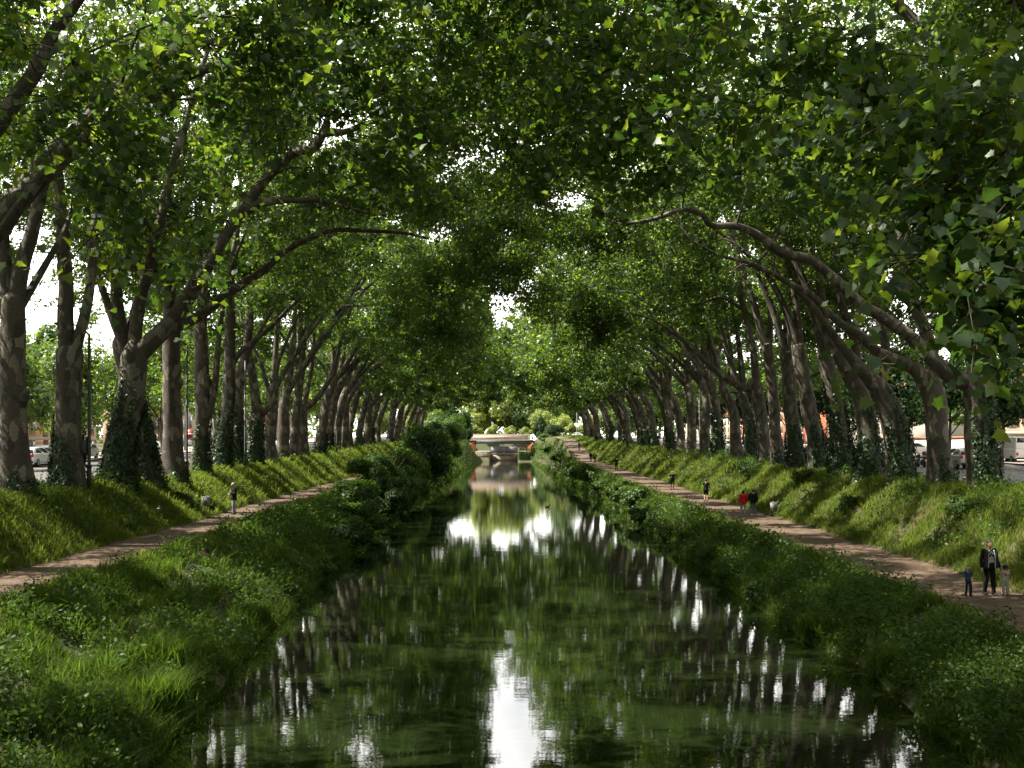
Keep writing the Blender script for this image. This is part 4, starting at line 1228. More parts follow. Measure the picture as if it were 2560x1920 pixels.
# ------------------------------------------------------------------ buildings along the streets
def facade_house(side, X, y0, y1, zt, wall_m, label, floors, win_w=1.15, win_h=1.7, pitch=3.2, roof=None, door=None, balcony=None, ground=None, depth=11, shutters=None):
    """row house whose front looks at the canal"""
    ym = (y0 + y1) / 2; g = float(street_z(ym)) - .3
    s = -side
    root = empty('town_house', (X, ym, g), 0, label, 'building')
    xa, xb = (X - depth, X) if side < 0 else (X, X + depth)
    def part(name, mb, m, par=None): 
        o = mb.build(name, m, par or root)
        if par is None: o.location = (-X, -ym, -g)
        return o
    b = MB(); b.box(xa, xb, y0, y1, g - 1.5, zt); part('wall', b, M[wall_m])
    b = MB(); b.box(xa - .3, xb + .3, y0 - .2, y1 + .2, zt + .002, zt + .35, 0, .04); part('cornice', b, M['stone'])
    rm = MB(); ov = .5
    rm.add([(xa - ov, y0 - .4, zt + .352), (xb + ov, y0 - .4, zt + .352), (xb + ov, y1 + .4, zt + .352), (xa - ov, y1 + .4, zt + .352), ((xa + xb) / 2, y0 - .4, zt + 2.6), ((xa + xb) / 2, y1 + .4, zt + 2.6)],
           [(0, 1, 4), (3, 5, 2), (1, 2, 5, 4), (0, 4, 5, 3), (0, 3, 2, 1)])
    part('roof', rm, M['roof'])
    fh = (zt - g) / floors
    fx = lambda d: (X + s * d)
    def fbox(mb, d0, d1, ya, yb, za, zb, bev=0):
        a_, b_ = sorted((fx(d0), fx(d1))); mb.box(a_, b_, ya, yb, za, zb, 0, bev)
    if ground:
        b = MB(); fbox(b, .002, .05, y0 + .1, y1 - .1, g, g + fh - .5); part('ground_floor', b, M[ground])
        b = MB(); fbox(b, .002, .16, y0, y1, g + fh - .5, g + fh - .18, .02); part('string_course', b, M['stone'])
    n = max(1, int((y1 - y0 - 1) / pitch))
    for fl in range(floors):
        for k in range(n):
            yc = y0 + (y1 - y0) * (k + .5) / n; zb = g + fl * fh + (fh - win_h) * .45
            if fl == 0 and door and k in door:
                d = MB(); fbox(d, .052, .11, yc - .6, yc + .6, g + .1, g + 2.4, .01); do = part('door', d, M['door'])
                h = MB(); h.ell((fx(.15), yc + .45, g + 1.15), .06, 6, 4)
                ho = h.build('handle', M['grey_metal'], do)
                continue
            w_ = MB(); fbox(w_, .052, .10, yc - win_w / 2 - .14, yc + win_w / 2 + .14, zb - .14, zb + win_h + .14); fr = part('window', w_, M['stone'])
            pn = MB(); fbox(pn, .102, .115, yc - win_w / 2, yc + win_w / 2, zb, zb + win_h); pn.build('pane', M['window'], fr)
            ml = MB(); fbox(ml, .116, .14, yc - .03, yc + .03, zb, zb + win_h); fbox(ml, .116, .138, yc - win_w / 2, yc + win_w / 2, zb + win_h * .62, zb + win_h * .62 + .05); ml.build('glazing_bar', M['white'], fr)
            if shutters and fl > 0:
                for q in (-1, 1):
                    sh = MB(); ya = yc + q * (win_w / 2 + .16); yb = yc + q * (win_w / 2 + .70)
                    fbox(sh, .052, .12, min(ya, yb), max(ya, yb), zb - .05, zb + win_h + .05)
                    part('shutter', sh, M[shutters])
    if balcony:
        bz = g + fh * balcony
        b = MB(); fbox(b, .17, 1.3, y0 + .5, y1 - .5, bz - .15, bz); part('balcony', b, M['stone'])
        r = MB(); fbox(r, 1.22, 1.27, y0 + .5, y1 - .5, bz + .95, bz + 1.02)
        for q in np.arange(y0 + .5, y1 - .5, .22): fbox(r, 1.235, 1.255, q, q + .025, bz, bz + .95)
        part('railing', r, M['black_metal'])
    return root


M['roof'] = plain('clay roof tile', (.30, .13, .08), 0.9, 0.3, 3.0)
M['door'] = plain('painted door', (.20, .06, .04), 0.6)
M['plaster_pink'] = plain('pink plaster', (.52, .34, .26), 0.9, 0.12, 0.5)
M['plaster_orange'] = plain('apricot plaster', (.55, .34, .20), 0.9, 0.12, 0.5)
M['plaster_beige'] = plain('beige plaster', (.52, .42, .29), 0.9, 0.12, 0.5)
M['plaster_pale'] = plain('off white plaster', (.60, .55, .48), 0.9, 0.10, 0.5)
facade_house(-1, -54, 60, 92, 9.0, 'plaster_pale', 'low off white house with clay roof behind the parked cars, seen past the leftmost trunk', 2)
facade_house(-1, -50, 114, 138, 9.6, 'plaster_orange', 'apricot plastered house with a door opening on the pavement beyond the round mirror', 2, door=(2, 5), ground='plaster_orange')
facade_house(-1, -50, 160, 177, 15.5, 'plaster_pink', 'tall pink house with dark windows glimpsed between ivy trunk and smooth brown trunk', 4, depth=7, shutters='dark_wood', door=(3,))
facade_house(-1, -52, 178, 230, 14, 'plaster_pale', 'long off white terrace far along the left street', 3, door=(4,))
facade_house(-1, -52, 236, 300, 13, 'brick_red', 'long red brick terrace at the far end of the left street', 3, door=(4,))
facade_house(1, 47, 78, 108, 13.5, 'plaster_beige', 'beige house with iron balcony railing and red doors beside the white van', 3, ground='plaster_beige', balcony=1, door=(1, 4, 6, 8), shutters='brick_red')
facade_house(1, 50, 140, 172, 12.5, 'plaster_pale', 'off white house behind the trees past the walled garden', 3, door=(3,))
facade_house(1, 50, 178, 236, 12.5, 'brick_red', 'red brick terrace along the far right street', 3, door=(5,))
facade_house(1, 50, 242, 310, 12.5, 'plaster_beige', 'long beige terrace near the bridge end of the right street', 3, door=(5,))

gw = empty('garden_wall', (47, 124, 5), 0, 'low white garden wall with red tile coping and railings', 'wall')
b = MB(); b.box(46.6, 47, 109, 138, 4.5, 7.0); rb(b, 'wall', M['plaster_pale'], gw)
b = MB(); b.box(46.45, 47.15, 109, 138, 7.003, 7.16, 0, .03); rb(b, 'coping', M['roof'], gw)

# ------------------------------------------------------------------ smaller trees, shrubs
def leafy(rg, parent, name, c, r, n, size, mtl, kind='three', lumps=9, up=.6, squash=1.0):
    c = np.asarray(c, float); r = np.asarray(r, float)
    P = []; N = []
    for k in range(lumps):
        d = rg.normal(0, 1, 3); d /= np.linalg.norm(d)
        cc = c + d * r * rg.uniform(.35, .8); rr = r * rg.uniform(.28, .5)
        m_ = n // lumps
        q = rg.normal(0, 1, (m_, 3)); q /= np.linalg.norm(q, axis=1)[:, None]
        P.append(cc + q * rr * (rg.uniform(0, 1, m_) ** .4)[:, None]); N.append(q * .8 + d * .4)
    P = np.concatenate(P); N = np.concatenate(N)
    V, f = leaf_geo(P, N + rg.normal(0, .45, P.shape) + np.array([0, 0, up]), rg.normal(0, 1, P.shape) + np.array([0, 0, -.6]), size * rg.uniform(.6, 1.35, len(P)), kind)
    return link(name, np_mesh(name, V, [f]), mtl, parent)


def small_tree(X, Y, h, r, mtl, label, group=None, seed=0, n=5200, size=.36, trunk_r=.13, low=2.4, name='street_tree'):
    rg = np.random.default_rng(2000 + seed)
    z = float(H(X, Y))
    root = empty(name, (X, Y, z), 0, label, 'tree', group)
    t = MB(); t.tube([(0, 0, -.2), (rg.uniform(-.1, .1), 0, low * .6), (rg.uniform(-.2, .2), 0, low), (0, 0, h * .75)], [trunk_r * 1.3, trunk_r, trunk_r * .85, trunk_r * .3], 8, 0, True, .05, seed, 4)
    for k in range(7):
        a = rg.uniform(0, 6.28); z0 = low * rg.uniform(.9, 1.6)
        t.tube([(0, 0, z0), (math.cos(a) * r * .4, math.sin(a) * r * .4, z0 + h * .16), (math.cos(a) * r * .8, math.sin(a) * r * .8, z0 + h * .28)], [trunk_r * .5, trunk_r * .3, .02], 5, 0, False, 0, 0, 3)
    t.build('trunk', M['bark_dark'], root, True)
    leafy(rg, root, 'crown', (0, 0, (h + low) / 2 + .3), (r, r, (h - low) / 2), n, size, mtl, lumps=16)
    return root


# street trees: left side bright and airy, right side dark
st_l = []
for k, (X, Y, h, r) in enumerate([(-36.5, 76, 8.2, 3.0), (-37.2, 86, 9.6, 3.4), (-36.8, 97, 12.0, 3.8), (-37, 109, 13.5, 4.0), (-36.8, 121, 14.0, 4.1)]):
    small_tree(X, Y, h, r, M['leaf_street'], ['bright green young street tree above the white parked cars seen past the leftmost trunk', 'bright street tree left of the black lamp post with mirror', 'light green street tree over the pale hatchback on the left street',
               'yellow green street tree seen between ivy trunk and brown trunk', 'light green street tree just behind the no entry sign'][k], None, k, n=6500, size=.34)
t1 = [small_tree(-37, 134, 9.2, 3.6, M['leaf_street'], 'bright leafy street tree far down the left street behind the avenue', 'street trees far down the left street', 10 + k, n=4200, size=.5) for k in range(2)]
for k, Y in enumerate(np.arange(134, 330, 9.5)):
    o = t1[k] if k < 2 else copy_tree(t1[k % 2])
    X = -36.8 + RNG.uniform(-1.2, .8); o.location = (X, Y, float(H(X, Y))); o.scale = (1, 1, RNG.uniform(1.5, 2.0))
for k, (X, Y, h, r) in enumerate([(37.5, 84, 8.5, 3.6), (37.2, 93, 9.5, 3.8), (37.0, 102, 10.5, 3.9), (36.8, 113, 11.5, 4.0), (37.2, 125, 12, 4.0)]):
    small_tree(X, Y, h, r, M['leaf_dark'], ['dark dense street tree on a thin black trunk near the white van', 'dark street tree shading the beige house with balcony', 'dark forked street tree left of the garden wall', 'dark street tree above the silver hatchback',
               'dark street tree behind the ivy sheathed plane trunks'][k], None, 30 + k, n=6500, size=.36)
for k, (X, Y) in enumerate([(-44, 68), (-43.5, 78), (-44.5, 89), (-44, 101), (-45, 112), (-42.5, 146), (-43, 158), (-43, 172)]):
    o = copy_tree(t1[k % 2]); o.location = (X, Y, float(H(X, Y))); o.scale = (1.1, 1.1, (.95 if k < 2 else 1.3) + .12 * (k % 3))
    tag(o, 'leafy front garden tree before the houses of the left street', 'tree', 'garden trees before the left houses')
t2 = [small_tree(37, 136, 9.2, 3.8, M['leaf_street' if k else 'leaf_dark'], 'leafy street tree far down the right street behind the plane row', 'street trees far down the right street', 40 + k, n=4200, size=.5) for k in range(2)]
for k, Y in enumerate(np.arange(136, 330, 9.0)):
    o = t2[k] if k < 2 else copy_tree(t2[k % 2])
    X = 37 + RNG.uniform(-.8, 1.2); o.location = (X, Y, float(H(X, Y))); o.scale = (1.05, 1.05, RNG.uniform(1.1, 1.5))
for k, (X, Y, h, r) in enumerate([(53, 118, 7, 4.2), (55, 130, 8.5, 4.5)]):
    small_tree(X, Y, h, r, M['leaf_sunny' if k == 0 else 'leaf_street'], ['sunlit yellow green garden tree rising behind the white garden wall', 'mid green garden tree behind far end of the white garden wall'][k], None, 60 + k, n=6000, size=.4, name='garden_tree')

# sunny trees beyond the bridge
rgb_ = np.random.default_rng(8)
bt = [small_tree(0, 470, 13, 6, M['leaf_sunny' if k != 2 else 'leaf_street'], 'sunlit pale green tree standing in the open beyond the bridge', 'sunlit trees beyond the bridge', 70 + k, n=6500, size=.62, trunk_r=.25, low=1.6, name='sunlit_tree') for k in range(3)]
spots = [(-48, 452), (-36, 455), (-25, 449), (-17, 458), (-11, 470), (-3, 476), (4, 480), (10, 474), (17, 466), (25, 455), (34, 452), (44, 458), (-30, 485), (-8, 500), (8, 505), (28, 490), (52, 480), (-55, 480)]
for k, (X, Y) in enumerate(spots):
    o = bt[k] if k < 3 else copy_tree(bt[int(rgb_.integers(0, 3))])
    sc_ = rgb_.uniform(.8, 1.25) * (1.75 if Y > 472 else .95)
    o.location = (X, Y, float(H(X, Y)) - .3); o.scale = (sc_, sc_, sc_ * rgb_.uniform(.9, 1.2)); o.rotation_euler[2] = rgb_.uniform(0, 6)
# wood closing the view behind the houses
def mass(name, pts, size, mtl, seed):
    rg = np.random.default_rng(seed); P = []
    for (X, Y, r, h) in pts:
        n = 900; q = rg.normal(0, 1, (n, 3)); q /= np.linalg.norm(q, axis=1)[:, None]
        z = float(H(X, Y)); P.append(np.array([X, Y, z + h * .5]) + q * np.array([r, r, h * .55]) * (.75 + .35 * noise2(q[:, 0] * 3, q[:, 2] * 3 + X, 1.0))[:, None])
    P = np.concatenate(P); V, f = rand_leaves(rg, P, np.full(len(P), size), 'three', .5, .3)
    return tag(link(name, np_mesh(name, V, [f]), mtl), kind='stuff')
mass('far_wood', [(sd * (75 + 14 * (k % 2)), 60 + k * 15 + 6 * sd, 8, 15) for sd in (-1, 1) for k in range(26)] + [(-120 + k * 13, 545 + 14 * (k % 2), 9, 17) for k in range(19)], 1.1, M['leaf_street'], 4)


def shrub(X, Y, r, h, mtl, label, group=None, seed=0, n=3600, size=.2, name='shrub', sink=0.2, kind='three'):
    rg = np.random.default_rng(3000 + seed)
    X = on_bank(X, Y)
    z = float(H(X, Y)) - sink
    root = empty(name, (X, Y, z), 0, label, 'shrub', group)
    t = MB()
    for k in range(7):
        a = rg.uniform(0, 6.28); q = rg.uniform(.3, .8)
        t.tube([(0, 0, 0), (math.cos(a) * r * q * .5, math.sin(a) * r * q * .5, h * .45), (math.cos(a) * r * q, math.sin(a) * r * q, h * .8)], [.05, .035, .012], 5, 0, False, 0, 0, 3)
    t.build('stem', M['bark_dark'], root, True)
    leafy(rg, root, 'foliage', (0, 0, h * .5), (r, r, h * .52), n, size, mtl, kind, lumps=14, up=.5)
    return root


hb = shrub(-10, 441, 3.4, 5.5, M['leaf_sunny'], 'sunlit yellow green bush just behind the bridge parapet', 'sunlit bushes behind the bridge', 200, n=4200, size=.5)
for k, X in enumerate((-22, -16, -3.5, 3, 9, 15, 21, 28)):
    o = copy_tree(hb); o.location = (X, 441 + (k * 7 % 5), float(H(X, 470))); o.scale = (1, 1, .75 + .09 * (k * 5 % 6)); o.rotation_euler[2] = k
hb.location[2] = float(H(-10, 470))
# bushes on the left water side
lb = [(-8.6, 66, 1.0, 1.3, 'low leafy bush on the left bank edge opposite the waste basket'), (-9.4, 78, 1.4, 1.9, 'rounded bush leaning over the water in front of the tall bush line'),
      (-10.6, 84, 1.6, 2.3, 'twiggy bush beside the left path just past the man'), (-9.2, 92, 1.7, 2.6, 'dense dark bush at the left waterline with hanging shoots'),
      (-11.4, 97, 1.8, 3.0, 'reddish brown stemmed bush screening the left path'), (-9.6, 104, 1.8, 2.8, 'broad bush trailing in the canal below the red jacketed walker'),
      (-11.6, 112, 2.0, 3.2, 'bush of pale fresh leaves beside the left path, half hiding it'), (-10.0, 120, 2.2, 3.4, 'wide green thicket on the left bank before the tallest bush'),
      (-11.0, 134, 2.6, 4.6, 'tall billowing bush shouldering the biggest one on the left bank'), (-10.4, 150, 3.2, 6.4, 'tallest willowy bush on the left bank, dark against the bridge'),
      (-11.4, 168, 3.2, 6.6, 'tall bush right behind the tallest willowy one'), (-11.0, 190, 3.0, 5.6, 'dark bush on the left bank before the lock wall'),
      (-12.6, 215, 3.2, 6.0, 'far dark bush on the left bank with reddish twigs'), (-11.8, 250, 3.4, 6.4, 'distant dark bush on the left bank next to the lock approach'), (-13.4, 300, 4.0, 7.5, 'distant spreading bush darkening the left end of the bridge'),
      (-15.0, 370, 4.5, 8.0, 'bush against the left bridge abutment')]
for k, (X, Y, r, h, l_) in enumerate(lb):
    shrub(X - .2, Y, r * 1.35, h * 1.3, M['shrub' if k % 3 else 'leaf_dark'], l_, None, k, n=int(4600 + 900 * r), size=.13 + .0011 * Y)
rb_ = [(11.2, 88, 1.3, 1.3, 'low bright bush on the right bank below the two runners'), (11.6, 96, 1.5, 1.8, 'fresh green bush on the right bank beside a short post'), (11.8, 104, 1.5, 2.0, 'leafy bush at the right waterline across from the wake'),
       (12.0, 116, 1.6, 1.9, 'round bush on the right bank under the first runner'), (11.9, 132, 1.7, 2.0, 'bush overhanging the right waterline midway to the bridge'), (12.2, 150, 1.8, 2.2, 'bush below the figure with raised arms'),
       (12.2, 172, 2.0, 2.4, 'bush below the walker with backpack'), (12.0, 200, 2.0, 1.9, 'wide bush closing in on the far right waterline'), (12.4, 235, 2.0, 1.8, 'pale bush on the right bank short of the lock'),
       (12.6, 290, 2.4, 1.8, 'pale green bush near the creeper clad lock wall'), (13.4, 350, 2.6, 1.9, 'light bush hugging the creeper clad lock wall')]
for k, (X, Y, r, h, l_) in enumerate(rb_):
    shrub(X, Y, r * 1.15, h * 1.15, M['shrub'], l_, None, 40 + k, n=int(3600 + 700 * r), size=.13 + .0011 * Y)
shrub(-13.0, 409, 3.4, 6.2, M['leaf_dark'], 'dark bush tumbling over the stained lock wall corner', None, 62, n=5200, size=.45)
shrub(12.4, 410, 2.0, 3.2, M['shrub'], 'green bush against the creeper clad lock wall corner', None, 63, n=5200, size=.45)
shrub(18.5, 415, 5.0, 5.5, M['leaf_dark'], 'dark spreading bush hanging beside the right end of the bridge', None, 60, n=5200, size=.5)
shrub(14.5, 421, 3.4, 8.0, M['leaf_dark'], 'dark creeper bush cloaking the right bridge abutment', None, 61, n=5200, size=.5)
for k, (X, Y, r, h, l_) in enumerate([(19.0, 86, 1.1, 2.0, 'tall clump of bright weeds halfway up the right slope behind the runners'), (19.4, 72, .9, 1.3, 'dark green weed clump above the right waste basket'), (18.6, 60, .8, 1.1, 'leafy clump low on the right slope, sun catching it'),
                                      (-17.4, 61, .6, .7, 'small dark leafy clump just behind the man on the left path'), (19.3, 47, 1.0, 1.1, 'green nettle clump on the right slope near the family')]):
    shrub(X, Y, r, h, M['weed'], l_, None, 80 + k, n=1600, size=.14, name='weed_clump', kind='oval')
for k, (X, Y, r, h, l_) in enumerate([(9.6, 44, .8, .8, 'low bush dipping into the right waterline just above the family'), (9.9, 51, 1.0, 1.0, 'mounded leafy bush at the right waterline nearest the couple'), (10.3, 58, 1.0, 1.1, 'bush with trailing shoots at the right waterline below the couple'),
                                      (10.2, 66, 1.1, 1.2, 'dense low bush at the right waterline below the waste basket'), (10.8, 74, 1.1, 1.3, 'spreading bush at the right waterline below the second runner'), (11.0, 81, 1.0, 1.4, 'upright bush on the right bank just nearer than the bright low bush'),
                                      (12.3, 47, .7, .7, 'leafy weed mound at the inner edge of the right path'), (12.6, 62, .7, .8, 'dark weed mound between right path and water, couple walking past'), (-8.0, 44, .8, .8, 'low dark bush at the left waterline beyond the overhanging sedge'),
                                      (-8.3, 52, .9, 1.0, 'tangled bush at the left waterline halfway to the lone man'), (-8.6, 59, .9, 1.1, 'bush trailing in the water below the lone man'), (-9.5, 70, 1.2, 1.5, 'broad bush with upright shoots on the left bank past the lone man'),
                                      (-11.8, 76, 1.1, 1.5, 'bush crowding the left path edge where it begins to hide it')]):
    shrub(X, Y, r, h, M['shrub' if k % 2 else 'weed'], l_, None, 120 + k, n=2400, size=.13, name='bank_bush', kind='oval' if k % 2 == 0 else 'three')


def sedge(X, Y, r, h, label, seed):
    rg = np.random.default_rng(seed)
    X = on_bank(X, Y, .45)
    z = float(H(X, Y)); n = 1500
    pos = np.column_stack([rg.normal(0, r * .35, n), rg.normal(0, r * .35, n), np.zeros(n) - .1])
    V, q, t = blade_geo(rg, pos, np.full(n, h), np.full(n, .011), np.full(n, 1.1))
    o = link('sedge_tussock', np_mesh('sedge_tussock', V, [q, t]), M['grass']); o.location = (X, Y, z)
    return tag(o, label, 'plant')
sedge(-8.6, 27.5, 1.3, 1.1, 'big dark sedge tussock arching over the near left bank', 1)
sedge(-7.8, 25.0, .8, .9, 'second sedge tussock trailing dry blades into the water', 2)
sedge(-7.9, 37.5, .8, .7, 'dark overhanging sedge tuft jutting out at the left waterline', 3)
sedge(-8.4, 22.6, .7, .7, 'bright green tuft at the bottom of the near left bank', 4)
sedge(9.9, 29.5, 1.0, .7, 'rounded green tuft bulging over the near right waterline', 5)
sedge(9.7, 35.5, .9, .7, 'long grass tuft hanging over the right waterline below the family', 6)
# ------------------------------------------------------------------ people
def cloth(name, col, rough=.9): return plain(name, col, rough, .18, 9.0, spec=.15)


M['skin'] = plain('skin', (.42, .25, .17), .6, .06)
M['skin_tan'] = plain('tanned skin', (.28, .155, .095), .6, .06)
M['hair_dark'] = plain('dark hair', (.014, .010, .008), .6)
M['hair_grey'] = plain('grey hair', (.35, .34, .32), .7)
M['eye'] = plain('eye', (.02, .015, .012), .3)
M['lip'] = plain('lip', (.30, .11, .09), .5)
C_ = {k: cloth(k + ' cloth', v) for k, v in dict(black=(.012, .012, .014), charcoal=(.035, .036, .04), red=(.55, .025, .035), jeans=(.14, .18, .25), pale_jeans=(.26, .29, .33), denim=(.04, .075, .11), navy=(.015, .02, .04),
      white=(.68, .67, .65), pale_grey=(.38, .39, .40), teeshirt=(.50, .46, .43), rust=(.16, .09, .05), olive=(.025, .03, .024), brown=(.10, .06, .04)).items()}


def cap(mb, p0, r0, p1, r1, n=12, k=5):
    """tapered limb with rounded ends"""
    p0, p1 = np.asarray(p0, float), np.asarray(p1, float)
    d = p1 - p0; L_ = np.linalg.norm(d); d = d / (L_ + 1e-9)
    pts, rr = [], []
    for i in range(k):
        a = PI / 2 * (1 - i / k); pts.append(p0 - d * r0 * math.sin(a)); rr.append(max(.0015, r0 * math.cos(a)))
    for t in (0, .5, 1): pts.append(p0 + d * L_ * t); rr.append(r0 + (r1 - r0) * t)
    for i in range(1, k + 1):
        a = PI / 2 * i / k; pts.append(p1 + d * r1 * math.sin(a)); rr.append(max(.0015, r1 * math.cos(a)))
    mb.tube(pts, rr, n)


def torso(mb, rings, n=20):
    """rings: (centre, half width, half depth)"""
    a = np.arange(n) * 2 * PI / n
    mb.loft([np.array(c) + np.stack([np.cos(a) * w, np.sin(a) * d, np.zeros(n)], 1) for c, w, d in rings])


def solid(mb, name, m, parent, vox, scale):
    o = mb.build(name, m, parent, True)
    o.scale = (scale,) * 3
    r = o.modifiers.new('join', 'REMESH'); r.mode = 'VOXEL'; r.voxel_size = vox; r.use_smooth_shade = True
    s_ = o.modifiers.new('soften', 'SMOOTH'); s_.factor = .5; s_.iterations = 3
    return o


def person(X, Y, rz, height, label, group=None, pose=None, skin='skin', hair='hair_dark', hair_len=0, hair_puff=1.0, top='black', top_len=.86, sleeves='long', trousers='black', legs='long', shoes='black', open_jacket=None, child=False, side=1, z=None, fine=False, bulk=1.0, extras=None):
    J = dict(hipL=(.095, 0, .93), hipR=(-.095, 0, .93), kneeL=(.105, -.02, .50), kneeR=(-.105, -.02, .50), ankL=(.11, .02, .085), ankR=(-.11, .02, .085),
             shL=(.185, .01, 1.42), shR=(-.185, .01, 1.42), elL=(.25, .03, 1.14), elR=(-.25, .03, 1.14), wrL=(.27, -.04, .90), wrR=(-.27, -.04, .90),
             hip=(0, 0, .95), waist=(0, -.005, 1.08), chest=(0, 0, 1.30), neck=(0, .015, 1.49), head=(0, -.012, 1.635))
    J.update(pose or {})
    J = {k: np.array(v, float) for k, v in J.items()}
    hs = 1.28 if child else 1.0       # head size
    sc_ = height / (1.75 + (.06 if child else 0))
    zz = float(path_z(Y, side)) + .012 if z is None else z
    root = empty('person', (X, Y, zz), rz, label, 'person', group)
    vox = .008 if fine else .011
    b = MB()
    hd = J['head']; nk = J['neck']
    # head: skull, jaw, nose, ears
    b.ell(hd, (.077 * hs, .096 * hs, .112 * hs), 16, 12)
    b.ell(hd + np.array([0, -.028, -.052]) * hs, (.058 * hs, .066 * hs, .066 * hs), 14, 10)
    cap(b, hd + np.array([0, -.092, .008]) * hs, .010 * hs, hd + np.array([0, -.108, -.024]) * hs, .015 * hs, 8)
    for q in (-1, 1):
        b.ell(hd + np.array([q * .079, .008, -.006]) * hs, (.012 * hs, .022 * hs, .032 * hs), 8, 6)
    cap(b, nk + np.array([0, .005, -.05]), .058, hd + np.array([0, .012, -.07]), .052)
    torso(b, [(J['hip'] + (0, 0, -.08), .125, .10), (J['hip'], .155, .108), (J['waist'], .135, .095), (J['chest'], .165, .112), (J['chest'] + (0, 0, .10), .165, .095), (nk + (0, 0, -.05), .07, .06)])
    for s_ in 'LR':
        sg = 1 if s_ == 'L' else -1
        sh, el, wr = J['sh' + s_], J['el' + s_], J['wr' + s_]
        cap(b, sh, .056, el, .043); cap(b, el, .043, wr, .029)
        cap(b, J['hip' + s_], .088, J['knee' + s_], .058); cap(b, J['knee' + s_], .056, J['ank' + s_], .040)
        c = J['knee' + s_] * .62 + J['ank' + s_] * .38 + np.array([0, .018, 0])
        b.ell(c, (.054, .056, .13), 10, 8)
        foot = J['ank' + s_]
        cap(b, foot + np.array([0, .03, -.045]), .036, foot + np.array([sg * .02, -.155, -.055]), .026)
        # hand: palm, four curled fingers, thumb from the palm's side
        d = wr - el; d = d / np.linalg.norm(d)
        side_ = np.cross(d, (0, 1, 0)); side_ /= np.linalg.norm(side_) + 1e-9
        fwd = np.cross(side_, d)
        pm = wr + d * .055
        torso_n = [(wr + d * .00, .028), (wr + d * .045, .036), (wr + d * .085, .035)]
        for q in (-.5, .5):
            cap(b, wr + fwd * q * .03, .020, wr + d * .085 + fwd * q * .042, .019, 8)
        inw = -side_ * sg * (1 if True else 1)
        for q, ln_ in ((-1.5, .062), (-.5, .076), (.5, .08), (1.5, .07)):
            k0 = wr + d * .092 + fwd * q * .020; k1 = k0 + d * ln_ * .5 + inw * .008; k2 = k1 + d * ln_ * .42 + inw * .026
            cap(b, k0, .0095, k1, .009, 7, 3); cap(b, k1, .009, k2, .0078, 7, 3)
        t0 = wr + d * .03 - fwd * .032; t1 = t0 + d * .035 - fwd * .026; t2 = t1 + d * .032 - fwd * .006
        cap(b, t0, .014, t1, .0115, 7, 3); cap(b, t1, .0115, t2, .009, 7, 3)
    body = solid(b, 'body', M[skin], root, vox, sc_)
    for q in (-1, 1):
        e = MB(); e.ell(hd + np.array([q * .031, -.086, .012]) * hs, np.array([.014, .010, .009]) * hs, 8, 6); o = e.build('eye', M['eye'], root, True); o.scale = (sc_,) * 3
    e = MB(); e.ell(hd + np.array([0, -.088, -.058]) * hs, np.array([.024, .010, .008]) * hs, 8, 6); o = e.build('mouth', M['lip'], root, True); o.scale = (sc_,) * 3
    # hair
    if hair:
        h = MB(); rr = np.random.default_rng(int(abs(X) * 7 + Y))
        h.ell(hd + np.array([0, .016, .034]) * hs, np.array([.086 * hair_puff, .100 * hair_puff, .098 * hair_puff]) * hs, 16, 12)
        h.ell(hd + np.array([0, .050, -.005]) * hs, np.array([.080 * hair_puff, .066, .085]) * hs, 12, 10)
        if hair_len:
            cap(h, hd + np.array([0, .06, 0]) * hs, .075 * hs, hd + np.array([0, .07, -hair_len]) * hs, .055 * hs)
            for q in (-1, 1): cap(h, hd + np.array([q * .068, .02, .02]) * hs, .032 * hs, hd + np.array([q * .07, .03, -hair_len]) * hs, .024 * hs)
        if hair_puff > 1.05:
            for k in range(46):
                d = rr.normal(0, 1, 3); d /= np.linalg.norm(d); d[2] = abs(d[2]); d[1] += .25
                if d[1] < -.45 and d[2] < .5: continue
                h.ell(hd + np.array([0, .02, .02]) * hs + d * .095 * hs * hair_puff, .026 * hs, 7, 6)
        solid(h, 'hair', M[hair], root, vox * 1.2, sc_)
    # top
    t = MB(); g = .018 * bulk
    low = top_len
    torso(t, [((J['hip'][0], J['hip'][1], low), .162 + g, .118 + g), (J['hip'] + (0, 0, .03), .16 + g, .115 + g), (J['waist'], .148 + g, .108 + g), (J['chest'], .172 + g, .122 + g), (J['chest'] + (0, 0, .11), .165 + g, .10 + g), (nk + (0, .005, -.045), .075 + g * .5, .066 + g * .5)])
    for s_ in 'LR':
        sh, el, wr = J['sh' + s_], J['el' + s_], J['wr' + s_]
        cap(t, sh + (0, 0, -.005), .066 + g * .6, sh * .45 + el * .55 if sleeves == 'short' else el, .058 if sleeves == 'short' else .052 + g * .4)
        if sleeves == 'long':
            cap(t, el, .052 + g * .4, wr * .93 + el * .07, .040 + g * .3)
    solid(t, {'long': 'jacket', 'short': 'shirt'}[sleeves], C_[top], root, vox, sc_)
    # trousers or shorts
    t = MB()
    torso(t, [(J['hip'] + (0, 0, -.10), .14, .115), (J['hip'], .162, .122), (J['hip'] + (0, 0, .09), .150, .110)])
    for s_ in 'LR':
        hp, kn, an = J['hip' + s_], J['knee' + s_], J['ank' + s_]
        if legs == 'long':
            cap(t, hp, .102, kn, .076 * (1.1 if child else 1)); cap(t, kn, .076 * (1.1 if child else 1), an + (0, 0, .0), .060 * (1.15 if child else 1))
        else:
            cap(t, hp, .108, kn * .82 + hp * .18, .088)
    solid(t, 'trousers' if legs == 'long' else 'shorts', C_[trousers], root, vox, sc_)
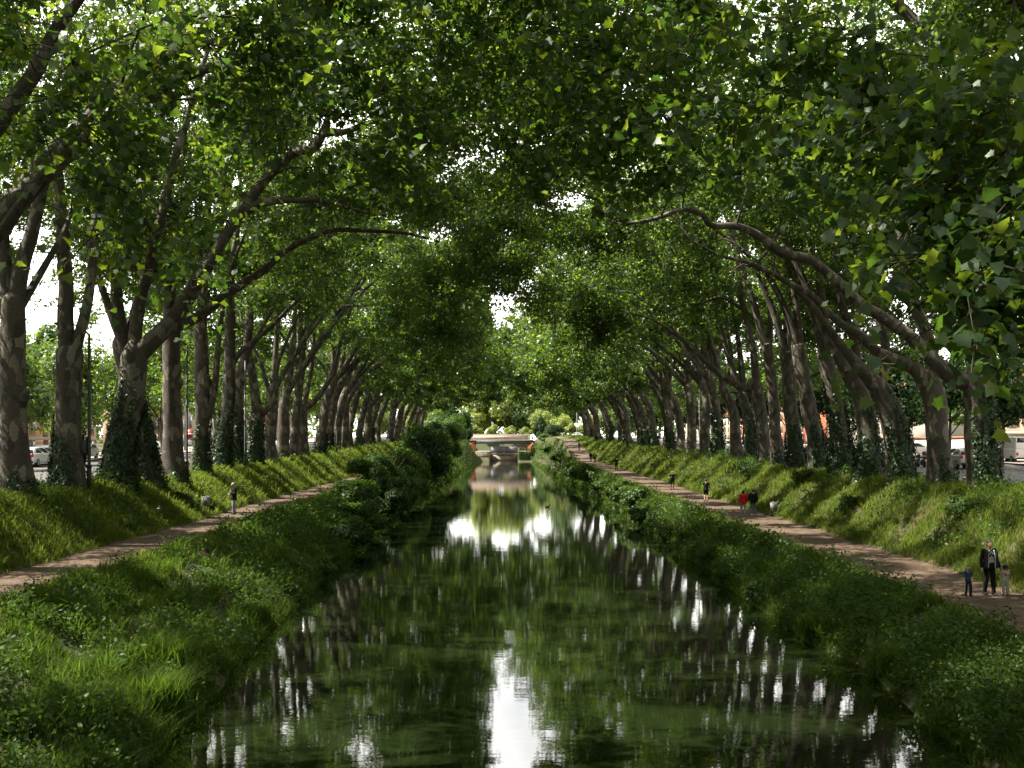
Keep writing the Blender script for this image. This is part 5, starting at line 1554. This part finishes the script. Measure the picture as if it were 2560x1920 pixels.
    for s_ in 'LR':
        sg = 1 if s_ == 'L' else -1
        f = J['ank' + s_]
        sm = MB(); cap(sm, f + np.array([0, .035, -.035]), .048, f + np.array([sg * .02, -.165, -.048]), .038, 12); cap(sm, f + (0, .01, .02), .048, f + (0, .03, -.03), .05)
        so = solid(sm, 'shoe', C_[shoes], root, vox, sc_)
        sl = MB(); cap(sl, f + np.array([0, .045, -.072]), .020, f + np.array([sg * .02, -.18, -.074]), .018, 10)
        o = sl.build('sole', C_['white'], so, True)
    if extras: extras(root, J, sc_)
    return root


def flat(root, pts, m, name, th=.006, sc_=1.0):
    """thin raised shape on the chest: pts (x, z) outline loops"""
    b = MB()
    for loop, y in pts:
        n = len(loop); f0 = [(x, y, z) for x, z in loop]; f1 = [(x, y + th, z) for x, z in loop]
        b.add(f0 + f1, [list(range(n)), list(range(2 * n - 1, n - 1, -1))] + [[i, (i + 1) % n, n + (i + 1) % n, n + i] for i in range(n)])
    o = b.build(name, m, root); o.scale = (sc_,) * 3
    return o


def rect(x0, x1, z0, z1): return [(x0, z0), (x1, z0), (x1, z1), (x0, z1)]


def father_bits(root, J, s):
    g = -.148
    arc = [(.055 * math.cos(a), 1.335 + .06 * math.sin(a)) for a in np.linspace(-.6, 3.9, 14)] + [(.032 * math.cos(a), 1.335 + .035 * math.sin(a)) for a in np.linspace(3.9, -.6, 14)]
    L_ = [(arc, g), (rect(-.018, .016, 1.235, 1.272), g)]
    rr = np.random.default_rng(4)
    for k, z in enumerate((1.19, 1.145, 1.10, 1.055)):
        x = -.075
        while x < .07:
            w_ = rr.uniform(.018, .036); L_.append((rect(x, min(.078, x + w_), z, z + .034), g + .0015 * k)); x += w_ + .010
    flat(root, L_, C_['white'], 'shirt_print', .012, s)
    # grey facing of the open jacket
    for q in (-1, 1):
        b = MB(); b.tube([(q * .075, -.135, 1.45), (q * .105, -.147, 1.30), (q * .112, -.152, 1.10), (q * .115, -.150, .88)], [.016, .020, .021, .020], 8, sub=3)
        o = b.build('jacket_trim', C_['pale_grey'], root, True); o.scale = (s,) * 3
        b = MB(); b.tube([(q * .16, -.118, 1.44), (q * .17, -.128, 1.28), (q * .172, -.13, 1.08), (q * .175, -.125, .88)], [.05, .052, .05, .05], 10, sub=3)
        o = b.build('jacket_front', C_['charcoal'], root, True); o.scale = (s,) * 3


def boy_bits(root, J, s):
    for q in (-1, 1):
        b = MB(); p = np.array([J['hipL' if q > 0 else 'hipR'], J['kneeL' if q > 0 else 'kneeR'], J['ankL' if q > 0 else 'ankR']]) + np.array([q * .088, -.01, 0])
        p[0] += (q * .02, 0, 0); p[2] += (-q * .016, 0, 0)
        b.tube(p, [.016, .015, .013], 8, sub=3); o = b.build('side_stripe', C_['white'], root, True); o.scale = (s,) * 3
    flat(root, [(rect(-.055, .06, 1.11, 1.145), -.146)], C_['brown'], 'chest_band', .012, s)


def tot_bits(root, J, s):
    c = [(.075 * math.cos(a), 1.225 + .075 * math.sin(a)) for a in np.linspace(0, 2 * PI, 22, endpoint=False)]
    flat(root, [(c, -.154)], C_['red'], 'red_print', .014, s)
    flat(root, [(rect(-.05, -.012, 1.23, 1.262), -.158), (rect(.012, .05, 1.23, 1.262), -.158)], C_['white'], 'pale_print', .012, s)


def at_px(px, Y): return (px - CX) * Y / F


person(at_px(2473, 36.3), 36.3, .12, 1.80, 'man in open black jacket and white printed tee shirt walking between two small children', None,
       dict(elR=(-.25, .03, 1.14), wrR=(-.26, -.03, .90), elL=(.27, .02, 1.13), wrL=(.315, -.06, .905), kneeL=(.10, -.05, .50), ankL=(.12, -.06, .085), kneeR=(-.10, .0, .50), ankR=(-.10, .09, .10), head=(0, -.03, 1.63)),
       'skin_tan', 'hair_dark', top='black', trousers='black', shoes='charcoal', fine=True, bulk=1.3, extras=father_bits)
person(at_px(2420, 36.1), 36.1, .25, 1.02, 'small boy in denim jacket and striped track trousers holding one arm out sideways', None,
       dict(elR=(-.42, -.04, 1.34), wrR=(-.62, -.09, 1.38), elL=(.24, -.06, 1.16), wrL=(.12, -.21, 1.10), kneeL=(.11, -.10, .50), ankL=(.12, -.06, .09), kneeR=(-.10, .02, .50), ankR=(-.11, .08, .09)),
       'skin_tan', 'hair_dark', top='denim', trousers='navy', shoes='black', child=True, fine=True, extras=boy_bits)
person(at_px(2513, 36.4), 36.4, -.2, .99, 'curly haired toddler in pale tee shirt with a red print and light grey trousers', None,
       dict(elR=(-.30, .0, 1.22), wrR=(-.42, .02, 1.34), elL=(.24, -.05, 1.17), wrL=(.20, -.20, 1.04), kneeL=(.11, -.04, .50), ankL=(.13, .0, .09)),
       'skin_tan', 'hair_dark', hair_puff=1.32, top='teeshirt', sleeves='short', trousers='pale_grey', shoes='black', child=True, fine=True, bulk=1.1, extras=tot_bits)
person(at_px(1858, 70.6), 70.6, PI + .1, 1.62, 'woman in red jacket and jeans walking away down the right path', None,
       dict(kneeL=(.10, -.10, .50), ankL=(.11, .0, .09), kneeR=(-.10, .0, .5), ankR=(-.10, .13, .12), wrL=(.26, .0, .92), wrR=(-.25, -.05, .95)), 'skin', 'hair_dark', hair_len=.10, top='red', top_len=.80, trousers='pale_jeans', shoes='pale_grey', bulk=2.2)
person(at_px(1883, 70.6), 70.6, PI - .1, 1.68, 'man in black jacket and grey jeans strolling beside the woman in red', None,
       dict(kneeR=(-.10, -.09, .50), ankR=(-.11, .0, .09), ankL=(.10, .12, .12), wrL=(.27, -.10, .98), elL=(.28, .04, 1.16)), 'skin', 'hair_dark', top='black', top_len=.82, trousers='jeans', shoes='white', bulk=2.2)
person(at_px(1681, 102), 102, .05, 1.68, 'runner in black tee shirt and shorts jogging towards the viewpoint with arms bent', None,
       dict(elL=(.30, .06, 1.18), wrL=(.20, -.16, 1.22), elR=(-.30, .04, 1.18), wrR=(-.17, -.18, 1.20), kneeL=(.09, -.20, .56), ankL=(.09, .02, .20), kneeR=(-.09, .06, .50), ankR=(-.09, .16, .09)), 'skin', 'hair_grey', top='black', sleeves='short', trousers='black', legs='short', shoes='black')
person(at_px(1765, 85), 85, PI, 1.72, 'runner in dark shirt and shorts with bare calves heading away down the right path', None,
       dict(elL=(.27, .05, 1.17), wrL=(.20, -.17, 1.16), elR=(-.28, .05, 1.18), wrR=(-.18, -.15, 1.16), kneeL=(.09, -.12, .52), ankL=(.09, .06, .10), ankR=(-.09, .08, .09)), 'skin', 'hair_dark', top='olive', sleeves='short', trousers='black', legs='short', shoes='charcoal')
person(at_px(1541, 152), 152, 0, 1.75, 'distant dark figure on the right path with both hands raised to the face', None,
       dict(elL=(.33, -.05, 1.28), wrL=(.12, -.16, 1.52), elR=(-.33, -.05, 1.28), wrR=(-.12, -.16, 1.52)), 'skin', 'hair_dark', top='black', trousers='black')


def pack(root, J, s):
    b = MB(); b.box(-.16, .16, .12, .30, 1.02, 1.46, 0, .06); o = b.build('backpack', C_['pale_grey'], root, True); o.scale = (s,) * 3


person(at_px(1487, 187), 187, PI, 1.84, 'far walker in black with a pale patched backpack on the right path', None, {}, 'skin', 'hair_dark', top='black', trousers='black', extras=pack, bulk=1.6)
person(at_px(1477, 196), 196, PI, 1.75, 'far person in black just ahead of the walker with backpack', None, {}, 'skin', 'hair_dark', top='black', trousers='black', bulk=1.6)
person(at_px(1448, 226), 226, 0, 1.70, 'farthest person in rust brown clothes near the bridge end of the path', None, {}, 'skin', 'hair_dark', top='rust', trousers='brown', bulk=1.5)
person(at_px(585, 62.6), 62.6, -1.05, 1.78, 'man in dark jacket and jeans alone on the left path looking down at his hands', None,
       dict(head=(0, -.06, 1.62), neck=(0, -.01, 1.49), elL=(.24, .02, 1.15), wrL=(.10, -.22, 1.16), elR=(-.25, .02, 1.14), wrR=(-.12, -.20, 1.10), kneeL=(.10, -.06, .50), ankL=(.11, -.05, .09), ankR=(-.10, .10, .09)), 'skin', 'hair_grey', top='black', top_len=.80, trousers='jeans', shoes='charcoal', side=-1, bulk=2.0)
person(at_px(957, 140), 140, .4, 1.75, 'person in bright red jacket far along the left path half hidden by bushes', None, {}, 'skin', 'hair_dark', top='red', trousers='charcoal', side=-1, bulk=2.0)

# duck swimming with a wake-less glide
dk = empty('duck', (4.6, 113, 0), 0, 'small pale duck swimming on the canal near the right bank', 'duck')
b = MB()
a = np.arange(14) * 2 * PI / 14
b.loft([np.array([x, 0, z]) + np.stack([np.zeros(14), np.cos(a) * w, np.sin(a) * h], 1) for x, z, w, h in ((-.30, .13, .015, .012), (-.22, .09, .07, .05), (-.08, .06, .12, .09), (.06, .06, .12, .10), (.17, .08, .07, .08), (.21, .10, .03, .04))])
cap(b, (.15, 0, .12), .045, (.20, 0, .24), .035); b.ell((.22, 0, .28), (.055, .042, .042), 10, 8)
solid(b, 'body', C_['brown'], dk, .008, 1)
b = MB(); b.tube([(.26, 0, .275), (.34, 0, .262)], [.018, .012], 8); b.build('bill', M['lamp_glass'], dk, True)
for q in (-1, 1):
    b = MB(); b.ell((-.06, q * .11, .10), (.16, .03, .06), 10, 8); b.build('wing', C_['pale_grey'], dk, True)

# ------------------------------------------------------------------ bins, lamps, signs
def bin_(X, Y, side, label, bag):
    z = max(float(path_z(Y, side)), float(H(X, Y))) + .10
    r = empty('waste_basket', (X, Y, z), 0, label, 'waste bin')
    b = MB()
    for q in np.linspace(0, 2 * PI, 22, endpoint=False):
        c, s_ = math.cos(q), math.sin(q)
        b.tube([(c * .17, s_ * .17, .24), (c * .215, s_ * .215, .80)], [.022, .026], 4)
    b.build('slat', M['pale_metal'], r)
    b = MB()
    for z0, rr in ((.26, .185), (.78, .225)):
        P = [(math.cos(q) * rr, math.sin(q) * rr, z0) for q in np.linspace(0, 2 * PI, 25)]
        b.tube(P, [.018] * 25, 6, caps=False)
    b.build('hoop', M['black_metal'], r)
    b = MB(); b.tube([(0, 0, .22), (0, 0, .76)], [.15, .185], 14); b.build('liner', C_['charcoal'], r, True)
    b = MB(); b.tube([(0, .26, -.1), (0, .26, .86)], [.03, .03], 8); b.box(-.03, .03, .2, .27, .5, .56); b.build('post', M['black_metal'], r)
    b = MB(); b.box(-.26, .26, -.2, .3, -.02, .06, 0, .02); b.build('foot', M['dark_wood'], r)
    if bag:
        b = MB(); rg = np.random.default_rng(2)
        b.ell((.34, -.02, .13), (.17, .15, .15), 10, 8); b.ell((.30, .0, .25), (.06, .06, .08), 8, 6)
        g = empty('rubbish_bag', (X, Y, z), 0, 'black rubbish bag lying beside the left waste basket', 'bag')
        solid(b, 'sack', C_['black'], g, .02, 1)


bin_(at_px(515, 61.8), 61.8, -1, 'pale slatted waste basket by the left path near the lone man', True)
bin_(at_px(1935, 70), 70, 1, 'grey slatted waste basket by the right path near the couple', False)


def lamp(X, Y, h, label, mtl='black_metal', arm=1.2, group=None):
    z = float(H(X, Y)); s_ = 1 if X > 0 else -1
    r = empty('lamp_post', (X, Y, z), 0, label, 'street lamp', group)
    b = MB(); b.tube([(0, 0, -.3), (0, 0, 1.2), (0, 0, 1.25), (0, 0, h)], [.11, .105, .075, .055], 10); b.tube([(0, 0, 1.15), (0, 0, 1.3)], [.12, .12], 10); b.build('pole', M[mtl], r, True)
    b = MB(); b.tube([(0, 0, h - .05), (s_ * arm * .4, 0, h + .35), (s_ * arm, 0, h + .45)], [.05, .04, .035], 8, sub=4); b.build('arm', M[mtl], r, True)
    b = MB(); b.box(s_ * arm - .35, s_ * arm + .35, -.14, .14, h + .40, h + .52, 0, .04); hd = b.build('lamp_head', M[mtl], r, True)
    b = MB(); b.box(s_ * arm - .28, s_ * arm + .28, -.10, .10, h + .375, h + .402); b.build('lens', M['lamp_glass'], hd)
    return r


lamp(at_px(223, 50.5), 50.5, 7.2, 'black lamp post between the two leftmost ivied trunks, carrying a round mirror')
lamp(at_px(467, 65), 65, 8.0, 'thin black lamp post between smooth brown trunk and knotted pale trunk')
lamp(at_px(613, 81), 81, 8.0, 'thin black lamp post in front of the ivied trunks behind the man')
lamp(at_px(842, 128), 128, 8.0, 'slender dark lamp post deep in the left row')
lamp(at_px(1748, 122), 122, 8.0, 'thin pale lamp post between two pale trunks midway down the right row', 'pale_metal')
lamp(at_px(1597, 172), 172, 8.0, 'distant pale lamp post in the closing right row', 'pale_metal')
lamp(at_px(1442, 330), 330, 8.0, 'very distant pale lamp post near the bridge', 'pale_metal')

Y = 50.45; X = at_px(213, Y); mz = W(213, 1119, Y)[2]
r = empty('traffic_mirror', (X, Y, mz), .9, 'oval traffic mirror seen from behind on the black lamp post', 'mirror')
b = MB(); n = 24; a = np.arange(n) * 2 * PI / n
b.loft([np.stack([np.cos(a) * w, np.full(n, y), np.sin(a) * h], 1) for y, w, h in ((-.05, .16, .26), (-.035, .24, .36), (.02, .25, .37), (.03, .245, .365))]); b.build('shell', M['black_metal'], r, True)
b = MB(); b.loft([np.stack([np.cos(a) * w, np.full(n, y), np.sin(a) * h], 1) for y, w, h in ((.031, .22, .33), (.05, .15, .24), (.06, .03, .05))]); b.build('glass', M['grey_metal'], r, True)
b = MB(); b.tube([(0, -.03, 0), (.17, -.12, 0)], [.025, .025], 8); b.build('bracket', M['black_metal'], r)

Y = 99.; X = at_px(475, Y)
g = float(street_z(Y)); zc = W(475, 1085, Y)[2]
r = empty('road_sign', (X, Y, g), 0, 'round red no entry sign on a grey post beside the left street', 'sign')
b = MB(); b.tube([(0, 0, 0), (0, 0, zc - g + .4)], [.035, .035], 8); b.build('post', M['grey_metal'], r, True)
q = np.arange(28) * 2 * PI / 28
b = MB(); b.loft([np.stack([np.cos(q) * .40, np.full(28, y), zc - g + np.sin(q) * .40], 1) for y in (-.07, -.04)]); b.build('disc', M['red'], r)
b = MB(); b.box(-.28, .28, -.078, -.072, zc - g - .07, zc - g + .07); b.build('bar', M['white'], r)
b = MB(); b.box(-.2, .2, -.07, -.04, zc - g - .95, zc - g - .55, 0, .01); b.build('sub_plate', M['white'], r)

# ------------------------------------------------------------------ vehicles
PAINT = {k: plain(k + ' car paint', v, .28, .03, 2.0, spec=.5, coat=.6) for k, v in dict(white=(.75, .75, .74), silver=(.42, .43, .43), beige=(.36, .34, .31), dark=(.03, .032, .035), blue=(.10, .16, .24), red=(.35, .03, .03)).items()}


def car(X, Y, rz, paint, label, kind='hatch', group=None, z=None):
    """nose towards -y in its own space"""
    zz = float(street_z(Y)) + .03 if z is None else z
    r = empty('parked_car', (X, Y, zz), rz, label, 'van' if kind == 'van' else 'car', group)
    if kind == 'van':
        Lh, hw, ht = 2.5, .96, 2.15
        low = [(-2.5, .35), (-2.5, .75), (-2.35, 1.05), (-1.75, 1.18), (2.5, 1.18), (2.5, .35)]
        cab = [(-1.75, 1.18), (-1.0, 2.0), (-.6, ht), (2.35, ht), (2.48, 1.18)]
        glass_side = [(-1.5, 1.24), (-.98, 1.82), (-.2, 1.82), (-.2, 1.24)]
    elif kind == 'sedan':
        hw = .88; ht = 1.42
        low = [(-2.2, .32), (-2.2, .62), (-2.05, .80), (-.95, .95), (1.45, .98), (2.15, .92), (2.2, .60), (2.15, .32)]
        cab = [(-1.0, .95), (-.30, 1.38), (.35, ht), (.95, 1.36), (1.6, .97)]
        glass_side = [(-.75, .99), (-.22, 1.31), (.35, 1.35), (.88, 1.30), (1.30, 1.01)]
    else:
        hw = .86; ht = 1.50
        low = [(-1.98, .32), (-1.98, .66), (-1.82, .85), (-1.0, 1.0), (1.75, 1.02), (1.95, .92), (1.98, .60), (1.94, .32)]
        cab = [(-1.05, 1.0), (-.35, 1.42), (.20, ht), (1.25, 1.46), (1.62, 1.30), (1.80, 1.02)]
        glass_side = [(-.80, 1.04), (-.28, 1.36), (.20, 1.42), (1.20, 1.38), (1.45, 1.06)]
    b = MB()
    def prism(prof, w0, w1, inset):
        n = len(prof); zs = np.array([p[1] for p in prof]); t = (zs - zs.min()) / (zs.max() - zs.min() + 1e-9)
        wv = w0 + (w1 - w0) * t
        rings = [np.array([(x * (wv[i] - inset * (abs(x) == 1)), prof[i][0], prof[i][1]) for i in range(n)]) for x in (-1, 1)]
        v = np.concatenate(rings); f = [list(range(n))[::-1], list(range(n, 2 * n))] + [[i, (i + 1) % n, n + (i + 1) % n, n + i] for i in range(n)]
        b.add(v, f)
    prism(low, hw, hw * .97, 0); prism(cab, hw * .955, hw * (.90 if kind == 'van' else .74), 0)
    bd = b.build('body', PAINT[paint], r)
    m_ = bd.modifiers.new('bevel', 'BEVEL'); m_.width = .07; m_.segments = 3; m_.limit_method = 'ANGLE'; m_.angle_limit = .35
    # windows, a little proud of the cabin
    zs0, zs1 = min(p[1] for p in cab), max(p[1] for p in cab)
    def wat(z): t = (z - zs0) / (zs1 - zs0); return hw * .955 + (hw * (.90 if kind == 'van' else .74) - hw * .955) * t
    for s_ in (-1, 1):
        w_ = MB(); n = len(glass_side)
        w_.add([(s_ * (wat(z) + .006), y, z) for y, z in glass_side] + [(s_ * (wat(z) - .03), y, z) for y, z in glass_side], [list(range(n)), list(range(2 * n - 1, n - 1, -1))] + [[i, (i + 1) % n, n + (i + 1) % n, n + i] for i in range(n)])
        w_.build('side_window', M['glass'], r)
    def pane(name, p0, p1, out_y):
        (y0, z0), (y1, z1) = p0, p1
        a0, a1 = wat(z0) * .9, wat(z1) * .88
        w_ = MB(); o_ = np.array([0, out_y, .012])
        v = np.array([(-a0, y0, z0), (a0, y0, z0), (a1, y1, z1), (-a1, y1, z1)])
        w_.add(np.concatenate([v + o_, v - o_ * 2]), [(0, 1, 2, 3), (7, 6, 5, 4), (0, 4, 5, 1), (1, 5, 6, 2), (2, 6, 7, 3), (3, 7, 4, 0)]); w_.build(name, M['glass'], r)
    lerp = lambda p, q, t: (p[0] + (q[0] - p[0]) * t, p[1] + (q[1] - p[1]) * t)
    pane('windscreen', lerp(cab[0], cab[1], .10), lerp(cab[0], cab[1], .92), -.012)
    pane('rear_window', lerp(cab[-1], cab[-2], .10 if kind != 'van' else .5), lerp(cab[-1], cab[-2], .90), .012)
    yf, yr = low[0][0], low[-1][0]
    for s_ in (-1, 1):
        h_ = MB(); h_.box(s_ * hw * .70 - .17, s_ * hw * .70 + .17, yf - .02, yf + .12, .60, .74, 0, .03); h_.build('headlight', M['lamp_glass'], r, True)
        h_ = MB(); zt = .98 if kind == 'hatch' else .85; h_.box(s_ * hw * .84 - .09, s_ * hw * .84 + .09, low[-2][0] - .12, low[-2][0] + .025, zt - .24, zt + .02, 0, .03); h_.build('tail_light', M['red_lamp'], r, True)
        h_ = MB(); h_.box(s_ * (hw + .09) - .09, s_ * (hw + .09) + .09, cab[0][0] + .20, cab[0][0] + .32, .98, 1.12, 0, .03); h_.build('mirror', PAINT[paint], r, True)
    p_ = MB(); p_.box(-.26, .26, low[-2][0] + .012, low[-2][0] + .03, .50, .61); p_.build('plate', M['plate'], r)
    p_ = MB(); p_.box(-hw * .9, hw * .9, yf - .03, yf + .1, .32, .45, 0, .03); p_.box(-hw * .9, hw * .9, yr - .1, yr + .05, .32, .45, 0, .03); p_.build('bumper', M['tyre'], r, True)
    for s_ in (-1, 1):
        for y in (yf + .78, yr - .72):
            a_ = np.arange(24) * 2 * PI / 24
            ring = lambda x, R_: np.stack([np.full(24, x), y + np.cos(a_) * R_, .31 + np.sin(a_) * R_], 1)
            w_ = MB(); w_.loft([ring(s_ * (hw - .17), .27), ring(s_ * (hw - .15), .31), ring(s_ * (hw + .0), .31), ring(s_ * (hw + .02), .28)]); wh = w_.build('wheel', M['tyre'], r, True)
            w_ = MB(); w_.loft([ring(s_ * (hw + .021), .20), ring(s_ * (hw + .03), .18), ring(s_ * (hw + .032), .05)]); w_.build('rim', M['grey_metal'], wh, True)
    return r


def scooter(X, Y, rz, label):
    r = empty('motor_scooter', (X, Y, float(street_z(Y)) + .03), rz, label, 'scooter')
    for y in (-.62, .62):
        a_ = np.arange(20) * 2 * PI / 20
        ring = lambda x, R_: np.stack([np.full(20, x), y + np.cos(a_) * R_, .25 + np.sin(a_) * R_], 1)
        w_ = MB(); w_.loft([ring(-.05, .2), ring(-.045, .25), ring(.045, .25), ring(.05, .2)]); w_.build('wheel', M['tyre'], r, True)
    b = MB(); cap(b, (0, .15, .42), .16, (0, .78, .62), .13); cap(b, (0, -.45, .30), .1, (0, .2, .28), .13); cap(b, (0, -.55, .35), .09, (0, -.42, .92), .10); cap(b, (0, -.62, .27), .05, (0, -.50, .5), .05)
    solid(b, 'body', PAINT['dark'], r, .025, 1)
    b = MB(); b.box(-.14, .14, .1, .85, .72, .82, 0, .04); b.build('seat', M['tyre'], r, True)
    b = MB(); b.box(-.21, .21, .72, 1.12, .84, 1.2, 0, .07); b.build('top_box', PAINT['dark'], r, True)
    b = MB(); b.tube([(-.34, -.36, 1.02), (0, -.44, 1.0), (.34, -.36, 1.02)], [.022] * 3, 8); b.build('handlebar', M['black_metal'], r, True)
    b = MB(); b.ell((0, .93, .66), (.1, .05, .06), 10, 8); b.build('tail_light', M['red_lamp'], r, True)
    b = MB(); b.box(-.1, .1, .95, .965, .42, .58); b.build('plate', M['plate'], r)


car(at_px(84, 84), 84, PI, 'white', 'white car parked on the left street with its windscreen catching light', 'hatch')
car(at_px(126, 92), 92, PI, 'white', 'second white car behind the one nearest the leftmost trunk', 'hatch')
car(at_px(206, 100), 100, 0, 'silver', 'pale silver hatchback facing the viewpoint beside the mirror post', 'hatch')
car(at_px(389, 128), 128, PI / 2, 'white', 'white car at the kerb seen between ivy trunk and brown trunk', 'sedan')
car(at_px(556, 150), 150, 0, 'dark', 'dark car far along the left street between slim trunks', 'sedan')
car(at_px(2402, 80), 80, PI, 'beige', 'beige hatchback parked tail towards the viewpoint with red tail light', 'hatch')
car(at_px(2211, 94), 94, PI, 'silver', 'silver car between two ivied trunks on the right street', 'sedan')
car(at_px(2533, 93), 93, PI, 'white', 'white delivery van parked in front of the beige house', 'van')
car(at_px(2480, 96), 96, PI, 'dark', 'dark car parked beside the white delivery van', 'hatch')
car(at_px(2285, 112), 112, PI / 2, 'white', 'white car parked against the garden wall', 'sedan')
car(at_px(1822, 131), 131, .35, 'white', 'white sedan visible between pale and ivied trunks down the right street', 'sedan')
car(at_px(1931, 110), 110, PI, 'white', 'white hatchback just left of the smooth straight trunk on the right street', 'hatch')
car(at_px(2040, 104), 104, PI, 'blue', 'blue car hidden among the ivied trunks on the right street', 'hatch')
car(at_px(1444, 345), 345, .5, 'silver', 'tiny silver car at the bridge end of the right street', 'sedan')
scooter(at_px(2303, 83), 83, PI + 0, 'black motor scooter with red rear light standing on the right street')
bpy.context.view_layer.update()
